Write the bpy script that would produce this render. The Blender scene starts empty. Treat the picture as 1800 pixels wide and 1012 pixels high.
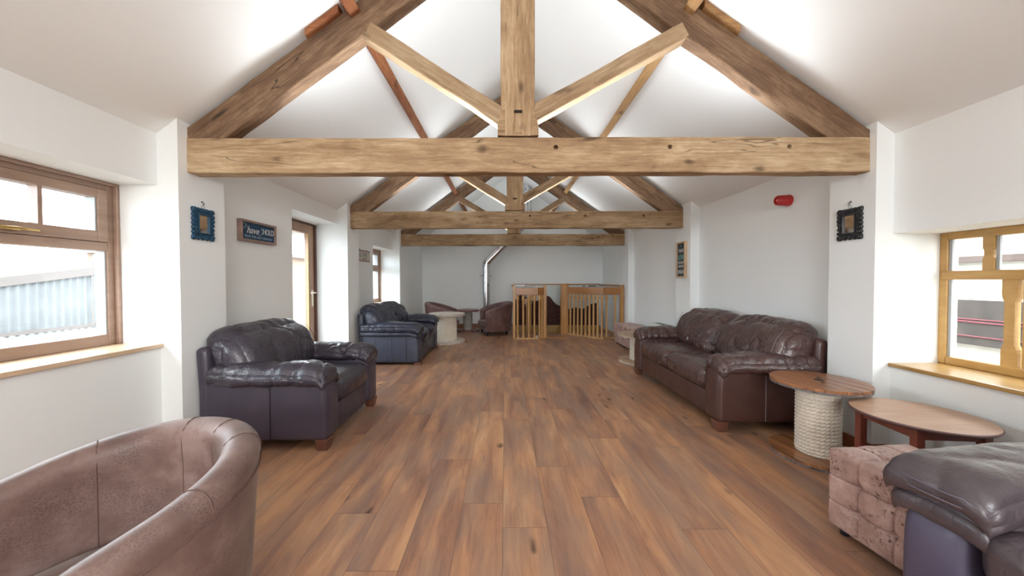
import bpy, bmesh, math, random
from mathutils import Vector, Matrix, noise
random.seed(7)
R = math.radians
S = bpy.context.scene
COL = S.collection

# ------------------------------------------------------------------ camera, sky, lights, exposure
FPX = 615.0                                  # focal length in pixels of the 1800x1012 frame
cam_d = bpy.data.cameras.new('camera')
cam_d.sensor_width = 36.0
cam_d.lens = 36.0 * FPX / 1800.0
cam_d.clip_start = 0.02
cam = bpy.data.objects.new('camera', cam_d)
COL.objects.link(cam)
cam.location = (0, 0, 1.3)
cam.rotation_euler = (Matrix.Rotation(R(90 - 1.118), 3, 'X') @ Matrix.Rotation(R(-0.11), 3, 'Z')).to_euler()
cam_d.shift_x = 12.0 / 1800.0
S.camera = cam

S.view_settings.view_transform = 'Standard'
S.view_settings.look = 'None'
S.view_settings.gamma = 1.0
S.view_settings.exposure = 0.68
S.view_settings.use_curve_mapping = False
S.cycles.max_bounces = 10
S.cycles.diffuse_bounces = 6
S.cycles.glossy_bounces = 4
S.cycles.transmission_bounces = 8
S.cycles.caustics_reflective = False
S.cycles.caustics_refractive = False
S.cycles.sample_clamp_indirect = 6.0
S.cycles.use_denoising = True

w = bpy.data.worlds.new('sky')
S.world = w
w.use_nodes = True
wn = w.node_tree
wn.nodes.clear()
w_out = wn.nodes.new('ShaderNodeOutputWorld')
w_bg = wn.nodes.new('ShaderNodeBackground')
w_tc = wn.nodes.new('ShaderNodeTexCoord')
w_no = wn.nodes.new('ShaderNodeTexNoise')
w_no.inputs['Scale'].default_value = 3.0
w_no.inputs['Detail'].default_value = 5.0
w_mx = wn.nodes.new('ShaderNodeValToRGB')
w_mx.color_ramp.elements[0].position = 0.38
w_mx.color_ramp.elements[0].color = (0.66, 0.82, 1.0, 1)
w_mx.color_ramp.elements[1].position = 0.62
w_mx.color_ramp.elements[1].color = (0.98, 0.99, 1.0, 1)
wn.links.new(w_tc.outputs['Generated'], w_no.inputs['Vector'])
wn.links.new(w_no.outputs['Fac'], w_mx.inputs['Fac'])
wn.links.new(w_mx.outputs['Color'], w_bg.inputs['Color'])
wn.links.new(w_bg.outputs['Background'], w_out.inputs['Surface'])
w_bg.inputs['Strength'].default_value = 8.6


def area(name, loc, rot, sx, sy, power, col=(1, 1, 1), portal=False):
    d = bpy.data.lights.new(name, 'AREA')
    d.shape = 'RECTANGLE'
    d.size, d.size_y = sx, sy
    d.energy = power
    d.color = col
    o = bpy.data.objects.new(name, d)
    o.location = loc
    o.rotation_euler = rot
    COL.objects.link(o)
    if portal:
        d.cycles.is_portal = True
    return o

# unseen fill lights added above tie-beam height, facing up to brighten the ceiling
for ly, lw in ((-1.6, 24), (0.0, 14), (2.72, 23), (5.43, 25), (8.01, 17)):
    area('ceiling_fill', (0.17, ly, 2.44), (R(180), 0, 0), 3.3, 0.07, lw, (0.90, 0.96, 1.0))
# unseen fill light added behind the viewer to brighten the beam fronts
area('rear_fill', (0.15, -3.6, 2.3), (R(72), 0, 0), 3.4, 0.5, 85, (1.0, 0.985, 0.96))
# sampling portals in the openings the sky shines through
area('portal_rear', (0.15, -3.98, 1.55), (R(90), 0, 0), 2.3, 1.3, 1, portal=True)
area('portal_window_left', (-2.83, 1.85, 1.42), (R(90), 0, R(-90)), 1.4, 1.14, 1, portal=True)
area('portal_door', (-2.83, 4.65, 1.08), (R(90), 0, R(-90)), 1.1, 2.15, 1, portal=True)
area('portal_window_left_far', (-2.83, 7.19, 1.42), (R(90), 0, R(-90)), 1.18, 1.12, 1, portal=True)
area('portal_window_right', (3.2, 1.75, 1.17), (R(90), 0, R(90)), 1.6, 0.94, 1, portal=True)


# ------------------------------------------------------------------ material helpers
class NT:
    def __init__(s, name):
        s.m = bpy.data.materials.new(name)
        s.m.use_nodes = True
        s.t = s.m.node_tree
        s.b = s.t.nodes['Principled BSDF']

    def n(s, typ, ins=None, **props):
        nd = s.t.nodes.new(typ)
        for k, v in props.items():
            setattr(nd, k, v)
        for k, v in (ins or {}).items():
            s.put(nd.inputs[k], v)
        return nd

    def put(s, sock, v):
        if isinstance(v, bpy.types.NodeSocket):
            s.t.links.new(v, sock)
        else:
            if sock.type == 'RGBA' and len(v) == 3:
                v = (*v, 1)
            sock.default_value = v

    def math(s, op, a, b=0.0, c=None, clamp=False):
        nd = s.t.nodes.new('ShaderNodeMath')
        nd.operation = op
        nd.use_clamp = clamp
        s.put(nd.inputs[0], a)
        s.put(nd.inputs[1], b)
        if c is not None:
            s.put(nd.inputs[2], c)
        return nd.outputs[0]

    def mix(s, f, a, b, mode='MIX'):
        nd = s.t.nodes.new('ShaderNodeMix')
        nd.data_type = 'RGBA'
        nd.blend_type = mode
        s.put(nd.inputs[0], f)
        s.put(nd.inputs[6], a)
        s.put(nd.inputs[7], b)
        return nd.outputs[2]

    def ramp(s, f, stops):
        nd = s.t.nodes.new('ShaderNodeValToRGB')
        e = nd.color_ramp.elements
        while len(e) < len(stops):
            e.new(0.5)
        for el, (p, c) in zip(e, stops):
            el.position = p
            el.color = (*c, 1) if len(c) == 3 else c
        s.put(nd.inputs[0], f)
        return nd.outputs[0]

    def obj(s, scale=(1, 1, 1), loc=(0, 0, 0)):
        tc = s.n('ShaderNodeTexCoord')
        mp = s.n('ShaderNodeMapping', {'Scale': scale, 'Location': loc})
        s.t.links.new(tc.outputs['Object'], mp.inputs['Vector'])
        return mp.outputs[0]

    def noise(s, vec, scale=1.0, detail=4.0, rough=0.55, dist=0.0):
        return s.n('ShaderNodeTexNoise', {'Vector': vec, 'Scale': scale, 'Detail': detail,
                                          'Roughness': rough, 'Distortion': dist}).outputs[0]

    def bump(s, h, strength=0.3, dist=0.01, prev=None):
        nd = s.n('ShaderNodeBump', {'Height': h, 'Strength': strength, 'Distance': dist})
        if prev is not None:
            s.t.links.new(prev, nd.inputs['Normal'])
        s.t.links.new(nd.outputs[0], s.b.inputs['Normal'])
        return nd.outputs[0]

    def base(s, c, rough=0.5, metal=0.0, spec=None):
        s.put(s.b.inputs['Base Color'], c)
        s.put(s.b.inputs['Roughness'], rough)
        s.put(s.b.inputs['Metallic'], metal)
        if spec is not None:
            s.put(s.b.inputs['Specular IOR Level'], spec)
        return s


def g3(v):
    return (v, v, v)


def plain(name, c, rough=0.5, metal=0.0, spec=None, vary=0.08, scale=8.0, bump=0.0):
    a = NT(name)
    nz = a.noise(a.obj(), scale, 3)
    lo = tuple(x * (1 - vary) for x in c)
    hi = tuple(min(1, x * (1 + vary)) for x in c)
    a.base(a.ramp(nz, [(0.3, lo), (0.7, hi)]), rough, metal, spec)
    if bump:
        a.bump(a.noise(a.obj(), scale * 12, 3), bump, 0.004)
    return a.m


def mat_plaster(name, c):
    a = NT(name)
    n1 = a.noise(a.obj(), 1.3, 3)
    n2 = a.noise(a.obj(), 60, 3)
    a.base(a.ramp(n1, [(0.3, tuple(x * 0.975 for x in c)), (0.7, c)]), 0.85, 0, 0.25)
    a.bump(n2, 0.06, 0.003)
    return a.m


def mat_floor():
    a = NT('oak_plank_floor')
    W, L = 0.235, 1.45
    tc = a.n('ShaderNodeTexCoord')
    sp = a.n('ShaderNodeSeparateXYZ', {0: tc.outputs['Object']})
    x, y = sp.outputs[0], sp.outputs[1]
    xs = a.math('DIVIDE', a.math('ADD', x, 50.07), W)
    ci = a.math('FLOOR', xs)
    fx = a.math('FRACT', xs)
    rn = a.n('ShaderNodeTexWhiteNoise', {'W': ci}, noise_dimensions='1D').outputs[0]
    ys = a.math('ADD', a.math('DIVIDE', a.math('ADD', y, 60.0), L), a.math('MULTIPLY', rn, 7.31))
    ri = a.math('FLOOR', ys)
    fy = a.math('FRACT', ys)
    cid = a.n('ShaderNodeCombineXYZ', {0: ci, 1: ri, 2: 0.5}).outputs[0]
    wn2 = a.n('ShaderNodeTexWhiteNoise', {'Vector': cid}, noise_dimensions='3D')
    rv = wn2.outputs[0]
    off = a.math('MULTIPLY', rv, 37.0)
    # long streaky grain, own offset in every plank
    gv = a.n('ShaderNodeCombineXYZ', {0: a.math('MULTIPLY', x, 7.0), 1: a.math('ADD', a.math('MULTIPLY', y, 1.15), off), 2: off}).outputs[0]
    broad = a.noise(gv, 1.0, 5, 0.62, 0.45)
    gf = a.n('ShaderNodeCombineXYZ', {0: a.math('MULTIPLY', x, 70.0), 1: a.math('ADD', a.math('MULTIPLY', y, 3.0), off), 2: off}).outputs[0]
    fine = a.noise(gf, 1.0, 5, 0.65, 0.4)
    t = a.math('ADD', a.math('MULTIPLY', broad, 0.85), a.math('MULTIPLY', fine, 0.28))
    t = a.math('ADD', t, a.math('MULTIPLY', a.math('SUBTRACT', rv, 0.5), 0.10))
    c = a.ramp(t, [(0.34, (0.14, 0.070, 0.051)), (0.46, (0.25, 0.121, 0.075)), (0.56, (0.35, 0.174, 0.096)),
                   (0.67, (0.46, 0.24, 0.122)), (0.82, (0.56, 0.34, 0.195))])
    # greyish bloom in broad patches
    gb = a.noise(a.n('ShaderNodeCombineXYZ', {0: a.math('MULTIPLY', x, 5.0), 1: a.math('ADD', a.math('MULTIPLY', y, 1.2), off), 2: 3.0}).outputs[0], 1.0, 3)
    c = a.mix(a.ramp(gb, [(0.42, g3(0)), (0.66, g3(0.65))]), c, (0.235, 0.16, 0.125))
    # knots
    kv = a.n('ShaderNodeCombineXYZ', {0: a.math('MULTIPLY', x, 4.6), 1: a.math('ADD', a.math('MULTIPLY', y, 1.9), off), 2: 0.0}).outputs[0]
    kd = a.n('ShaderNodeTexNoise', {'Vector': kv, 'Scale': 2.5, 'Detail': 2.0})
    kv2 = a.n('ShaderNodeVectorMath', {0: kv, 1: a.n('ShaderNodeVectorMath', {0: kd.outputs[1], 1: (0.35, 0.35, 0)}, operation='MULTIPLY').outputs[0]}, operation='ADD').outputs[0]
    kn = a.n('ShaderNodeTexVoronoi', {'Vector': kv2, 'Scale': 1.0, 'Randomness': 1.0}).outputs[0]
    c = a.mix(a.ramp(kn, [(0.035, g3(0.8)), (0.12, g3(0))]), c, (0.055, 0.028, 0.02))
    ex = a.math('LESS_THAN', a.math('MINIMUM', fx, a.math('SUBTRACT', 1.0, fx)), 0.0055)
    ey = a.math('LESS_THAN', a.math('MINIMUM', fy, a.math('SUBTRACT', 1.0, fy)), 0.0011)
    e = a.math('MAXIMUM', ex, ey)
    c = a.mix(a.math('MULTIPLY', e, 0.6), c, (0.05, 0.025, 0.015))
    a.base(c, a.ramp(fine, [(0.3, g3(0.31)), (0.7, g3(0.44))]), 0, 0.5)
    a.bump(a.math('SUBTRACT', a.math('MULTIPLY', fine, 0.35), e), 0.12, 0.003)
    return a.m


def mat_timber(name, dark, mid, light, knot=1.0, crack=1.0, rough=0.75, gs=1.0):
    """rough sawn old timber, grain along the object's local X"""
    a = NT(name)
    oi = a.n('ShaderNodeObjectInfo')
    rnd = a.math('MULTIPLY', oi.outputs['Random'], 40.0)
    tc = a.n('ShaderNodeTexCoord')
    sh = a.n('ShaderNodeVectorMath', {0: tc.outputs['Object'], 1: a.n('ShaderNodeCombineXYZ', {0: rnd, 1: rnd, 2: 0.0}).outputs[0]}, operation='ADD').outputs[0]

    def mp(sc):
        return a.n('ShaderNodeVectorMath', {0: sh, 1: sc}, operation='MULTIPLY').outputs[0]
    broad = a.noise(mp((0.9 * gs, 4 * gs, 4 * gs)), 1.0, 4, 0.55, 0.5)
    grain = a.noise(mp((4.0 * gs, 52 * gs, 52 * gs)), 1.0, 7, 0.72, 0.6)
    blot = a.noise(mp((2.2 * gs, 5 * gs, 5 * gs)), 1.7, 6, 0.7, 0.8)
    t = a.math('ADD', a.math('MULTIPLY', broad, 0.42), a.math('ADD', a.math('MULTIPLY', grain, 0.40), a.math('MULTIPLY', blot, 0.26)))
    c = a.ramp(t, [(0.40, dark), (0.53, mid), (0.68, light)])
    kn = a.n('ShaderNodeTexNoise', {'Vector': mp((4, 10, 10)), 'Scale': 1.0, 'Detail': 2.0})
    kv = a.n('ShaderNodeVectorMath', {0: mp((2.3, 5.0, 5.0)), 1: a.n('ShaderNodeVectorMath', {0: kn.outputs[1], 1: (0.3, 0.5, 0.5)}, operation='MULTIPLY').outputs[0]}, operation='ADD').outputs[0]
    kd = a.n('ShaderNodeTexVoronoi', {'Vector': kv, 'Scale': 1.0}).outputs[0]
    c = a.mix(a.ramp(kd, [(0.05, g3(0.85 * knot)), (0.10, g3(0.55 * knot)), (0.17, g3(0.0))]), c, tuple(x * 0.38 for x in dark))
    cr = a.noise(mp((0.55, 7, 7)), 1.0, 3, 0.45, 0.25)
    crf = a.ramp(cr, [(0.492, g3(0)), (0.499, g3(0.8 * crack)), (0.506, g3(0))])
    gate = a.ramp(a.noise(mp((1.1, 2, 2)), 1.3, 1), [(0.5, g3(0)), (0.56, g3(1))])
    crk = a.math('MULTIPLY', crf, gate)
    c = a.mix(crk, c, tuple(x * 0.3 for x in dark))
    a.base(c, rough, 0, 0.3)
    h = a.math('SUBTRACT', a.math('MULTIPLY', grain, 0.5), crk)
    a.bump(h, 0.5, 0.006)
    return a.m


def mat_varnish(name, dark, light, rough=0.35, sc=(1.5, 22, 22), coat=0.3):
    a = NT(name)
    n1 = a.noise(a.obj(sc), 1.0, 5, 0.6, 0.6)
    n2 = a.noise(a.obj(tuple(x * 0.3 for x in sc)), 1.0, 2)
    t = a.math('ADD', a.math('MULTIPLY', n1, 0.6), a.math('MULTIPLY', n2, 0.4))
    a.base(a.ramp(t, [(0.34, dark), (0.66, light)]), rough, 0, 0.45)
    a.put(a.b.inputs['Coat Weight'], coat)
    a.put(a.b.inputs['Coat Roughness'], 0.25)
    a.bump(n1, 0.08, 0.003)
    return a.m


def mat_leather(name, c, hi, rough=0.36, wr=0.5, coat=0.25):
    """soft sofa hide: pore grain plus stretched creases"""
    a = NT(name)
    oi = a.n('ShaderNodeObjectInfo')
    rnd = a.math('MULTIPLY', oi.outputs['Random'], 9.0)
    tc = a.n('ShaderNodeTexCoord')
    sh = a.n('ShaderNodeVectorMath', {0: tc.outputs['Object'], 1: a.n('ShaderNodeCombineXYZ', {0: rnd, 1: rnd, 2: rnd}).outputs[0]}, operation='ADD').outputs[0]
    n1 = a.noise(sh, 4.0, 4)
    a.base(a.ramp(n1, [(0.3, c), (0.75, hi)]), a.ramp(a.noise(sh, 9.0, 3), [(0.3, g3(rough - 0.08)), (0.7, g3(rough + 0.08))]), 0, 0.5)
    a.put(a.b.inputs['Coat Weight'], coat)
    a.put(a.b.inputs['Coat Roughness'], 0.2)
    pore = a.n('ShaderNodeTexVoronoi', {'Vector': sh, 'Scale': 190.0}).outputs[0]
    cre = a.noise(sh, 9.0, 3, 0.55, 2.2)
    ridge = a.math('ABSOLUTE', a.math('SUBTRACT', cre, 0.5))
    b1 = a.bump(pore, 0.06, 0.002)
    a.bump(a.ramp(ridge, [(0.0, g3(0)), (0.09, g3(1))]), wr, 0.008, b1)
    return a.m


def mat_distressed(name, dark, mid, light, speck, scale=1.0, rough=0.6, spw=1.0, vein=0.35):
    """distressed suede-like hide: cloudy tone, crackle veins, dark speckles"""
    a = NT(name)
    v = a.obj()
    cloud = a.noise(v, 5.0 * scale, 5, 0.6)
    c = a.ramp(cloud, [(0.34, dark), (0.52, mid), (0.70, light)])
    vo = a.n('ShaderNodeTexVoronoi', {'Vector': v, 'Scale': 95.0 * scale}, feature='DISTANCE_TO_EDGE').outputs[0]
    patch = a.ramp(a.noise(v, 8.0 * scale, 3), [(0.45, g3(0)), (0.6, g3(1))])
    vf = a.math('MULTIPLY', a.ramp(vo, [(0.0, g3(vein)), (0.14, g3(0))]), patch)
    c = a.mix(vf, c, light)
    sn = a.noise(v, 55.0 * scale, 4, 0.7)
    sp2 = a.ramp(a.noise(v, 7.0 * scale, 3, 0.6), [(0.48, g3(0)), (0.62, g3(1))])
    c = a.mix(a.math('MULTIPLY', a.math('MULTIPLY', a.ramp(sn, [(0.53, g3(0)), (0.62, g3(0.8))]), sp2), spw), c, speck)
    a.base(c, rough, 0, 0.4)
    a.put(a.b.inputs['Sheen Weight'], 0.15)
    a.put(a.b.inputs['Sheen Roughness'], 0.4)
    b1 = a.bump(vo, 0.15, 0.002)
    a.bump(a.noise(v, 30 * scale, 3), 0.12, 0.004, b1)
    return a.m


def mat_glass():
    a = NT('window_glass')
    t = a.t
    out = t.nodes['Material Output']
    tr = t.nodes.new('ShaderNodeBsdfTransparent')
    tr.inputs[0].default_value = (0.97, 0.985, 0.98, 1)
    gl = t.nodes.new('ShaderNodeBsdfGlossy')
    gl.inputs['Roughness'].default_value = 0.02
    lw = t.nodes.new('ShaderNodeLayerWeight')
    lw.inputs[0].default_value = 0.5
    fr = t.nodes.new('ShaderNodeMapRange')
    fr.inputs[1].default_value = 0.5
    fr.inputs[2].default_value = 1.0
    fr.inputs[3].default_value = 0.03
    fr.inputs[4].default_value = 0.30
    t.links.new(lw.outputs['Facing'], fr.inputs[0])
    mx = t.nodes.new('ShaderNodeMixShader')
    t.links.new(fr.outputs[0], mx.inputs[0])
    t.links.new(tr.outputs[0], mx.inputs[1])
    t.links.new(gl.outputs[0], mx.inputs[2])
    t.links.new(mx.outputs[0], out.inputs[0])
    return a.m


M = {}
M['wall'] = mat_plaster('white_wall_paint', (0.835, 0.86, 0.855))
M['ceiling'] = mat_plaster('white_ceiling_paint', (0.855, 0.865, 0.855))
M['floor'] = mat_floor()
M['beam'] = mat_timber('tie_beam_timber', (0.18, 0.105, 0.055), (0.36, 0.235, 0.13), (0.58, 0.44, 0.28))
M['rafter'] = mat_timber('rafter_timber', (0.08, 0.045, 0.028), (0.18, 0.105, 0.060), (0.34, 0.225, 0.14), 1.0, 1.3)
M['strut'] = mat_timber('strut_timber', (0.15, 0.09, 0.05), (0.30, 0.195, 0.11), (0.47, 0.35, 0.22), 0.7)
M['purlin'] = mat_timber('purlin_timber', (0.11, 0.035, 0.016), (0.24, 0.085, 0.034), (0.36, 0.16, 0.07), 0.8, 0.5)
M['purlin2'] = mat_timber('purlin_timber_light', (0.20, 0.10, 0.04), (0.36, 0.20, 0.085), (0.50, 0.31, 0.14), 0.8, 0.5)
M['hole'] = plain('dark_hole', (0.02, 0.012, 0.008), 0.9)
M['oak'] = mat_varnish('varnished_oak', (0.30, 0.13, 0.030), (0.55, 0.29, 0.085))
M['oak_y'] = mat_varnish('varnished_oak_upright', (0.30, 0.13, 0.030), (0.55, 0.29, 0.085), sc=(22, 22, 1.5))
M['balus'] = mat_varnish('pale_oak_spindle', (0.38, 0.20, 0.07), (0.62, 0.38, 0.16), sc=(22, 22, 1.5))
M['rail'] = mat_varnish('oak_rail', (0.26, 0.10, 0.025), (0.46, 0.20, 0.05))
M['sill_l'] = mat_varnish('pale_oak_sill', (0.50, 0.33, 0.19), (0.72, 0.55, 0.38), 0.3, (22, 1.5, 22))
M['sill_r'] = mat_varnish('honey_oak_sill', (0.32, 0.18, 0.055), (0.48, 0.29, 0.10), 0.3, (22, 1.5, 22))
M['frame_l'] = mat_varnish('brown_window_wood', (0.26, 0.165, 0.12), (0.39, 0.27, 0.205), 0.45, (14, 2, 14), 0.1)
M['frame_r'] = mat_varnish('golden_window_wood', (0.37, 0.20, 0.055), (0.57, 0.35, 0.115), 0.4, (10, 3, 10), 0.2)
M['door'] = mat_varnish('brown_door_wood', (0.27, 0.155, 0.10), (0.40, 0.25, 0.165), 0.45, (14, 14, 2), 0.1)
M['jamb'] = plain('dark_brown_door_frame', (0.10, 0.045, 0.035), 0.5)
M['skirt'] = mat_varnish('red_oak_skirting', (0.20, 0.065, 0.022), (0.33, 0.12, 0.04), 0.4, (2, 2, 20))
M['glass'] = mat_glass()
M['seal'] = plain('grey_glazing_seal', (0.35, 0.36, 0.36), 0.5)
M['brass'] = plain('brass', (0.75, 0.55, 0.22), 0.3, 1.0)
M['white_metal'] = plain('cream_handle_metal', (0.80, 0.76, 0.62), 0.35)
M['steel'] = plain('polished_stainless_steel', (0.72, 0.72, 0.74), 0.16, 1.0, vary=0.03)
M['panel_plum'] = mat_leather('plum_brown_panel_leather', (0.040, 0.033, 0.052), (0.060, 0.048, 0.070), 0.42, 0.06, 0.1)
M['panel_brown'] = mat_leather('brown_panel_leather', (0.052, 0.021, 0.017), (0.085, 0.038, 0.030), 0.38, 0.06, 0.15)
M['panel_navy'] = mat_leather('blue_black_panel_leather', (0.030, 0.036, 0.058), (0.050, 0.056, 0.082), 0.42, 0.06, 0.1)
M['panel_grape'] = mat_leather('dark_grape_panel_leather', (0.066, 0.058, 0.100), (0.088, 0.076, 0.120), 0.45, 0.05, 0.1)
M['leather_plum'] = mat_leather('plum_brown_leather', (0.025, 0.021, 0.032), (0.048, 0.038, 0.054), 0.34, 0.3)
M['leather_brown'] = mat_leather('brown_leather', (0.046, 0.020, 0.018), (0.082, 0.037, 0.032), 0.30, 0.5, 0.5)
M['leather_navy'] = mat_leather('blue_black_leather', (0.014, 0.017, 0.034), (0.028, 0.032, 0.055), 0.36, 0.3)
M['leather_grape'] = mat_leather('dark_grape_leather', (0.056, 0.042, 0.050), (0.088, 0.068, 0.074), 0.38, 0.15)
M['stitch'] = plain('pale_leather_stitching', (0.20, 0.16, 0.16), 0.6)
M['stitch_g'] = plain('purple_grey_leather_seam', (0.12, 0.10, 0.13), 0.5)
M['seam_tub'] = plain('brown_hide_seam', (0.11, 0.06, 0.05), 0.6)
M['stitch_d'] = plain('dark_leather_seam', (0.018, 0.012, 0.014), 0.5)
M['tub'] = mat_distressed('distressed_brown_hide', (0.105, 0.062, 0.052), (0.165, 0.103, 0.088), (0.27, 0.19, 0.17), (0.10, 0.045, 0.035), spw=0.5, rough=0.5, vein=0.4)
M['tub_dark'] = mat_distressed('dark_distressed_brown_hide', (0.085, 0.042, 0.038), (0.13, 0.067, 0.06), (0.20, 0.11, 0.10), (0.05, 0.025, 0.022), spw=0.3)
M['pouffe'] = mat_distressed('distressed_pink_brown_hide', (0.28, 0.165, 0.14), (0.42, 0.275, 0.24), (0.60, 0.44, 0.40), (0.075, 0.03, 0.025), 1.1, 0.5, 1.25)
M['foot_red'] = plain('red_brown_wooden_foot', (0.14, 0.055, 0.035), 0.4)
M['foot_black'] = plain('black_wooden_foot', (0.012, 0.012, 0.02), 0.4)
M['reel'] = mat_varnish('red_stained_reel_boards', (0.055, 0.022, 0.014), (0.50, 0.21, 0.08), 0.34, (2.5, 26, 16), 0.35)
M['reel_pale'] = mat_varnish('pale_weathered_reel_boards', (0.42, 0.36, 0.30), (0.66, 0.60, 0.52), 0.6, (2, 16, 16), 0.0)
M['reel_tan'] = mat_varnish('tan_reel_boards', (0.36, 0.24, 0.16), (0.52, 0.38, 0.27), 0.6, (16, 2.0, 16), 0.0)
M['reel_edge'] = plain('weathered_grey_board_edge', (0.15, 0.13, 0.13), 0.75, vary=0.5, scale=30, bump=0.3)
M['rope'] = plain('cream_rope', (0.72, 0.65, 0.55), 0.85, vary=0.12, scale=40)
M['rope_g'] = plain('grey_green_rope', (0.34, 0.33, 0.29), 0.85, vary=0.12, scale=40)
M['table'] = mat_varnish('light_brown_veneer', (0.36, 0.20, 0.12), (0.50, 0.31, 0.20), 0.4, (3, 14, 3), 0.25)
M['mahog'] = mat_varnish('red_mahogany', (0.13, 0.028, 0.018), (0.25, 0.06, 0.035), 0.4, (8, 8, 3))
M['table_edge'] = plain('dark_worn_table_edge', (0.14, 0.075, 0.075), 0.45)
M['mir_black'] = plain('black_carved_resin', (0.022, 0.022, 0.026), 0.35, bump=0.2)
M['mir_blue'] = plain('dark_blue_carved_resin', (0.012, 0.06, 0.115), 0.45, bump=0.2)
M['mirror'] = plain('mirror_glass', (0.86, 0.84, 0.80), 0.04, 1.0, vary=0.02)
M['string'] = plain('dark_string', (0.06, 0.055, 0.05), 0.7)
M['sign_wood'] = mat_varnish('grey_brown_sign_frame', (0.20, 0.13, 0.11), (0.36, 0.25, 0.21), 0.6, (3, 3, 20), 0.0)
M['sign_wood_l'] = mat_varnish('light_oak_sign_frame', (0.46, 0.32, 0.19), (0.62, 0.46, 0.30), 0.6, (8, 8, 3), 0.0)
M['sign_blue'] = plain('navy_sign_board', (0.012, 0.045, 0.095), 0.6)
M['sign_slate'] = plain('slate_sign_board', (0.045, 0.05, 0.062), 0.6)
M['sign_cream'] = plain('cream_sign_board', (0.56, 0.55, 0.49), 0.7)
M['ink_cream'] = plain('cream_lettering', (0.62, 0.62, 0.60), 0.6)
M['ink_pale'] = plain('pale_blue_lettering', (0.22, 0.33, 0.40), 0.6)
M['ink_green'] = plain('mint_lettering', (0.18, 0.46, 0.40), 0.6)
M['ink_grey'] = plain('grey_lettering', (0.20, 0.21, 0.20), 0.6)
M['red'] = plain('red_plastic', (0.44, 0.02, 0.02), 0.35)
M['red_lens'] = plain('pale_red_lens', (0.75, 0.11, 0.10), 0.2)
M['heater'] = plain('pale_enamelled_metal', (0.62, 0.70, 0.68), 0.4)
M['heater_d'] = plain('grey_grille_slots', (0.18, 0.22, 0.21), 0.5)
M['mound'] = plain('dark_red_brown_rubble', (0.055, 0.016, 0.010), 0.8, vary=0.9, scale=22, bump=0.8)
M['ground'] = plain('pale_gravel', (0.42, 0.40, 0.36), 0.9, vary=0.2, scale=5)
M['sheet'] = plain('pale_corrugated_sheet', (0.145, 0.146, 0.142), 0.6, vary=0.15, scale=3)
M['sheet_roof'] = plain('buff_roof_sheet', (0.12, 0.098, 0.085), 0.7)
M['leaf'] = plain('pale_green_foliage', (0.085, 0.10, 0.05), 0.7, vary=0.5, scale=6)
M['leaf_far'] = plain('blue_green_far_foliage', (0.055, 0.08, 0.075), 0.8, vary=0.4, scale=1)
M['bark'] = plain('tree_bark', (0.12, 0.09, 0.06), 0.9)
M['brick'] = plain('orange_brown_brickwork', (0.24, 0.16, 0.115), 0.85, vary=0.25, scale=12)
M['slate'] = plain('pale_roof_slates', (0.26, 0.27, 0.285), 0.7, vary=0.2, scale=12)
M['cream'] = plain('cream_render', (0.50, 0.46, 0.40), 0.9)
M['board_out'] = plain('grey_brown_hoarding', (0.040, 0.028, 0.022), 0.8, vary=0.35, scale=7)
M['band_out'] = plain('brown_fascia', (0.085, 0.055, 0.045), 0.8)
M['strap'] = plain('red_strap', (0.14, 0.006, 0.014), 0.5)


# ------------------------------------------------------------------ object helpers
def tag(o, label=None, cat=None, group=None, kind=None):
    if label: o['label'] = label
    if cat: o['category'] = cat
    if group: o['group'] = group
    if kind: o['kind'] = kind
    return o


def thing(name, label, cat, loc=(0, 0, 0), rz=0.0, group=None, kind=None):
    o = bpy.data.objects.new(name, None)
    o.empty_display_size = 0.1
    COL.objects.link(o)
    o.location = loc
    o.rotation_euler = (0, 0, rz)
    return tag(o, label, cat, group, kind)


def clone(o, loc=None, rz=None, label=None, group=None):
    def rec(s, par):
        c = s.copy()
        COL.objects.link(c)
        if par is not None:
            c.parent = par
        for ch in [k for k in bpy.data.objects if k.parent == s]:
            rec(ch, c)
        return c
    r = rec(o, None)
    if loc is not None: r.location = loc
    if rz is not None: r.rotation_euler = (0, 0, rz)
    if label: r['label'] = label
    if group: r['group'] = group
    return r


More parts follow.
